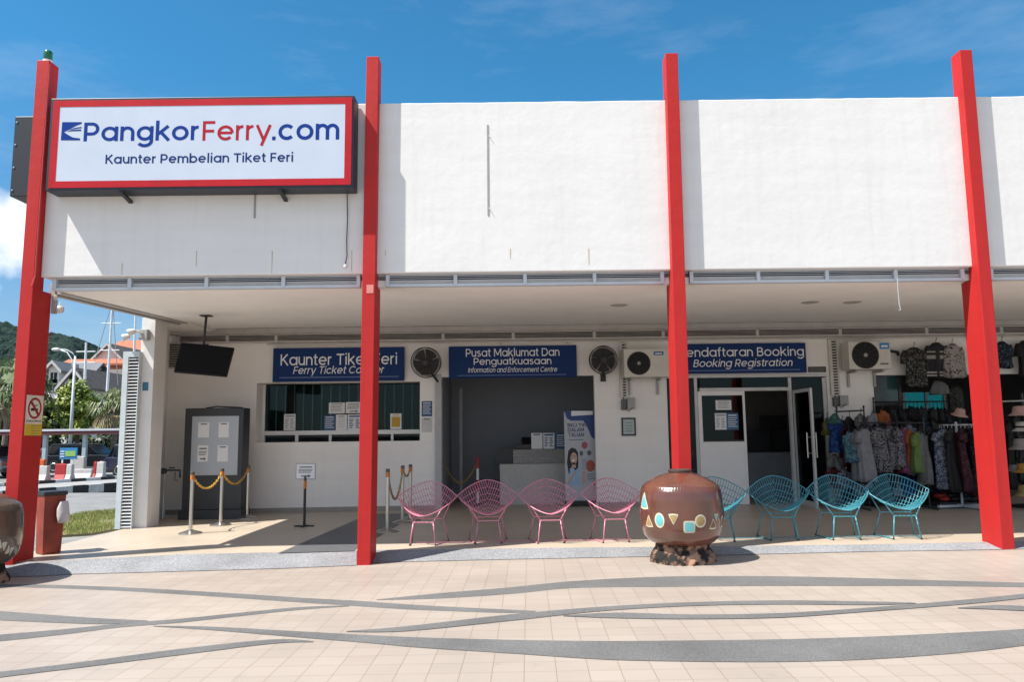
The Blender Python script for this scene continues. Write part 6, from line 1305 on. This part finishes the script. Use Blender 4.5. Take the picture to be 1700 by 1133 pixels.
x0, zr = hz(112, 599, 98); x1, ze = hz(166, 618, 95); house('red tiled house in the middle distance behind the street lamp', x0, x1, 95, 8, ze, zr, HW, TR, 'side')
x0, zr = hz(155, 573.5, 102); x1, _ = hz(207, 575, 102); ze = hz(160, 600, 102)[1]; house('tall white gabled house below the tall mast', x0, x1, 102, 14, ze, zr, HW, TB, 'front', wins=[((x0 + x1) / 2, ze - 1.5, 1.4, 1.6)])
x0, zr = hz(181, 593, 92); x1, _ = hz(232, 590, 92); ze = hz(200, 606, 92)[1]; house('orange walled house beside the white side louvre', x0, x1, 92, 10, ze, zr, HO, TR, 'side')
x0, zr = hz(200, 567, 125); x1, _ = hz(252, 567, 122); ze = hz(210, 586, 120)[1]; house('farthest house with terracotta roof by the short column mast', x0, x1, 120, 12, ze, zr, HO, TR, 'side')
def mast(px0, y0, px1, y1, Y, label, stays=()):
    a_, b_ = atY(px0, y0, Y), atY(px1, y1, Y); t = thing('boat_mast', label, 'mast', a_, group='boat masts behind the houses')
    MB().tube([a_, b_], [.13, .09], 8).build('pole', mat('mast_white', (.66, .68, .70), .35), t)
    for u in (.45, .75): p = a_.lerp(b_, u); MB().tube([p + Vector((-.9, 0, 0)), p + Vector((.9, 0, 0))], .05, 6).build('spreader', mat('mast_white', (.66, .68, .70), .35), t)
    for qx, qy in stays: MB().tube([b_, atY(qx, qy, Y)], .035, 5).build('stay', mat('stay_grey', (.22, .25, .28), .5), t)
mast(178, 650, 187, 500, 70, 'tallest white mast with stays in front of the white gable', ((157, 600), (196, 640)))
mast(141, 630, 143, 569, 70, 'short white mast right of the street lamp')
mast(221, 640, 225, 520, 74, 'white mast close beside the white side louvre')
hm = MB(); NX, NY = 260, 46
def ridge(px): 
    T = [(-1500, 640), (-700, 560), (-300, 528), (-120, 524), (0, 532), (25, 534), (60, 545), (85, 551), (110, 554), (140, 557), (160, 563), (178, 574), (195, 590), (215, 606), (260, 625), (400, 660), (900, 690), (2600, 702)]
    for i in range(len(T) - 1):
        if T[i][0] <= px <= T[i + 1][0]: u = (px - T[i][0]) / (T[i + 1][0] - T[i][0]); return T[i][1] * (1 - u) + T[i + 1][1] * u
    return 700
YH = 620
for j in range(NY + 1):
    v_ = j / NY
    for i in range(NX + 1):
        px = -1400 + 3900 * (i / NX) ** 1.0 if False else (-1300 + 1150 * (i / 40) if i < 40 else (-150 + 420 * ((i - 40) / 180) if i < 220 else 270 + 2200 * ((i - 220) / 40)))
        Y = 330 + (YH - 330) * v_ if v_ < .93 else YH + 300 * (v_ - .93) / .07
        top = atY(px, ridge(px), YH); sh = (v_ / .93) ** 1.15 if v_ < .93 else 1 - (v_ - .93) / .07
        x = top.x * (Y / YH) ** .35; H_ = top.z * sh
        bump = (noise.noise(Vector((x * .05, Y * .05, 0))) * 3 + noise.noise(Vector((x * .16, Y * .16, 5))) * 3 + noise.noise(Vector((x * .45, Y * .3, 9))) * 2.5) * min(1, sh * 2.5) * (.55 if .8 < v_ < .96 else 1)
        hm.v.append(Vector((x, Y, -2 + H_ + bump)))
for j in range(NY):
    for i in range(NX): hm.f.append([j * (NX + 1) + i, j * (NX + 1) + i + 1, (j + 1) * (NX + 1) + i + 1, (j + 1) * (NX + 1) + i]); hm.m.append(0)
struct(hm, 'hills', mat_hill(), smooth=True)

# ------------------------------------------------------------------ trees and palms
LEAFS = {}
def leafmat(n, c1, c2): return mat(n, c1, .55, scale=1.4, col2=c2, det=3)
def tree(name, label, px0, px1, y0, y1, Y, m, seed, nclump=60, nleaf=70, leaf=.16, trunk=True, group='trees beyond the canopy', holes=.0):
    rr = random.Random(seed); a_, b_ = atY(px0, (y0 + y1) / 2, Y), atY(px1, (y0 + y1) / 2, Y); t_, u_ = atY((px0 + px1) / 2, y0, Y), atY((px0 + px1) / 2, y1, Y)
    cx, rx, cz, rz = (a_.x + b_.x) / 2, (b_.x - a_.x) / 2, (t_.z + u_.z) / 2, (t_.z - u_.z) / 2; ry = rx * .8
    T = thing(name, label, 'tree', (cx, Y, ZF), group=group); k = MB(); cl = []
    for i in range(nclump):
        while True:
            p = Vector((rr.uniform(-1, 1), rr.uniform(-1, 1), rr.uniform(-1, 1)))
            if .35 < p.length < 1: break
        p *= (.78 + .22 * rr.random()); p.z = max(p.z, -.85); q = Vector((cx + p.x * rx * .86, Y + p.y * ry, cz + p.z * rz * .86)); cl.append(q); R = rr.uniform(.16, .30) * min(rx, rz) * 1.3
        k.mi = rr.randrange(len(m))
        for j in range(nleaf):
            d_ = Vector((rr.gauss(0, .45), rr.gauss(0, .45), rr.gauss(0, .40))) * R; c = q + d_
            n_ = (d_.normalized() + Vector((rr.uniform(-.8, .8), rr.uniform(-.8, .8), rr.uniform(-.2, 1)))).normalized(); s_ = n_.orthogonal().normalized(); s_ = (Matrix.Rotation(rr.uniform(0, 6.28), 3, n_) @ s_); w_ = n_.cross(s_); L = leaf * rr.uniform(.6, 1.3)
            k.add([c - s_ * L, c + w_ * L * .45, c + s_ * L, c - w_ * L * .45], [(0, 1, 2, 3)])
    k.build('crown', m, T)
    if trunk:
        b = MB(); zb = cz - rz * .3; b.tube([(cx, Y, ZF - .05), (cx + rr.uniform(-.15, .15), Y, (ZF + zb) / 2), (cx, Y, zb)], [.17, .13, .09], 9)
        for q in rr.sample(cl, min(7, len(cl))): b.tube([(cx, Y, zb - rr.uniform(.1, .9)), ((cx + q.x) / 2, (Y + q.y) / 2, (zb + q.z) / 2 - .1), q], [.07, .045, .015], 6)
        b.build('trunk', mat('bark', (.10, .075, .055), .9, var=.3, scale=8), T)
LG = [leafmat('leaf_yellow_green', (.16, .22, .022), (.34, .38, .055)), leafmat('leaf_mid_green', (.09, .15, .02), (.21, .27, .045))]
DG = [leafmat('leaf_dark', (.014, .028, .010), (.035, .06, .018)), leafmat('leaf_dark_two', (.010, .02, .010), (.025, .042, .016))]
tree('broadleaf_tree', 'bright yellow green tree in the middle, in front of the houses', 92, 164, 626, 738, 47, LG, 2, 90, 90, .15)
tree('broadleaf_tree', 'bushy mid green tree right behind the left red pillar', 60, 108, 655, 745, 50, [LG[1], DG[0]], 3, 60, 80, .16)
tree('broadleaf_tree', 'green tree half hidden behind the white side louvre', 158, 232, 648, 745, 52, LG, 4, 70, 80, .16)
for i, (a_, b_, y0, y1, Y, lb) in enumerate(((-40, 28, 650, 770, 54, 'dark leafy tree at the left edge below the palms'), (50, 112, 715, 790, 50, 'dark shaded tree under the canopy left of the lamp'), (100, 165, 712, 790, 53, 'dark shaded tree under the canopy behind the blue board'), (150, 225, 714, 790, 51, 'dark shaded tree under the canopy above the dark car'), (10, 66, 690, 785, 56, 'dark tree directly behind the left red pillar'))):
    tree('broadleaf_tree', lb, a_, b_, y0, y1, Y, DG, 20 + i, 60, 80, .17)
def palm(label, px, y_top, Y, nf, L, m, seed, dry=None):
    rr = random.Random(seed); c = atY(px, y_top, Y); T = thing('fan_palm', label, 'palm', (c.x, Y, ZF), group='fan palms beyond the road')
    MB().tube([(c.x, Y, ZF - .05), (c.x + .1, Y, (ZF + c.z) / 2), (c.x, Y, c.z)], [.20, .16, .14], 10).build('trunk', mat('palm_bark', (.16, .13, .10), .9, var=.3, scale=10), T)
    k = MB()
    for i in range(nf):
        az = 2 * math.pi * i / nf * 2.618 + rr.uniform(-.2, .2); el = rr.uniform(-.9, 1.15); k.mi = 1 if (dry and el < -.62) else 0
        d_ = Vector((math.cos(az) * math.cos(el), math.sin(az) * math.cos(el), math.sin(el))); hub = Vector((c.x, Y, c.z)) + d_ * L * .45 + Vector((0, 0, -.08 * L)); k.tube([(c.x, Y, c.z), hub], .02, 4)
        sd_ = d_.cross(Vector((0, 0, 1))).normalized()
        up_ = sd_.cross(d_).normalized()
        for j in range(19):
            a = (j - 9) / 9 * 1.5; dr = (d_ * math.cos(a) + sd_ * math.sin(a)).normalized(); ln_ = L * (.62 - .12 * abs(j - 9) / 9) * rr.uniform(.85, 1.15); wv = up_.cross(dr).normalized() * .022 * L
            mid = hub + dr * ln_ * .6 + up_ * .03; tip = hub + dr * ln_ + Vector((0, 0, -.55 * ln_ * rr.uniform(.7, 1.3)))
            k.add([hub, mid - wv, tip, mid + wv], [(0, 1, 2, 3)])
    k.build('fronds', [m] + ([dry] if dry else [m]), T)
PG = leafmat('palm_green', (.05, .085, .02), (.13, .17, .05)); PD = leafmat('palm_dry', (.20, .15, .07), (.34, .27, .14))
palm('fan palm with dry hanging fronds at the left edge', -4, 655, 44, 26, 2.0, PG, 5, PD); palm('fan palm rising behind the left red pillar', 44, 646, 46, 26, 1.8, PG, 6, PD); palm('fan palm in front of the side louvre with drooping fronds', 190, 672, 45, 30, 1.55, leafmat('palm_pale', (.08, .115, .03), (.18, .21, .08)), 8, PD); palm('tall fan palm at the far left behind the dry one', 14, 625, 52, 26, 2.0, PG, 9)
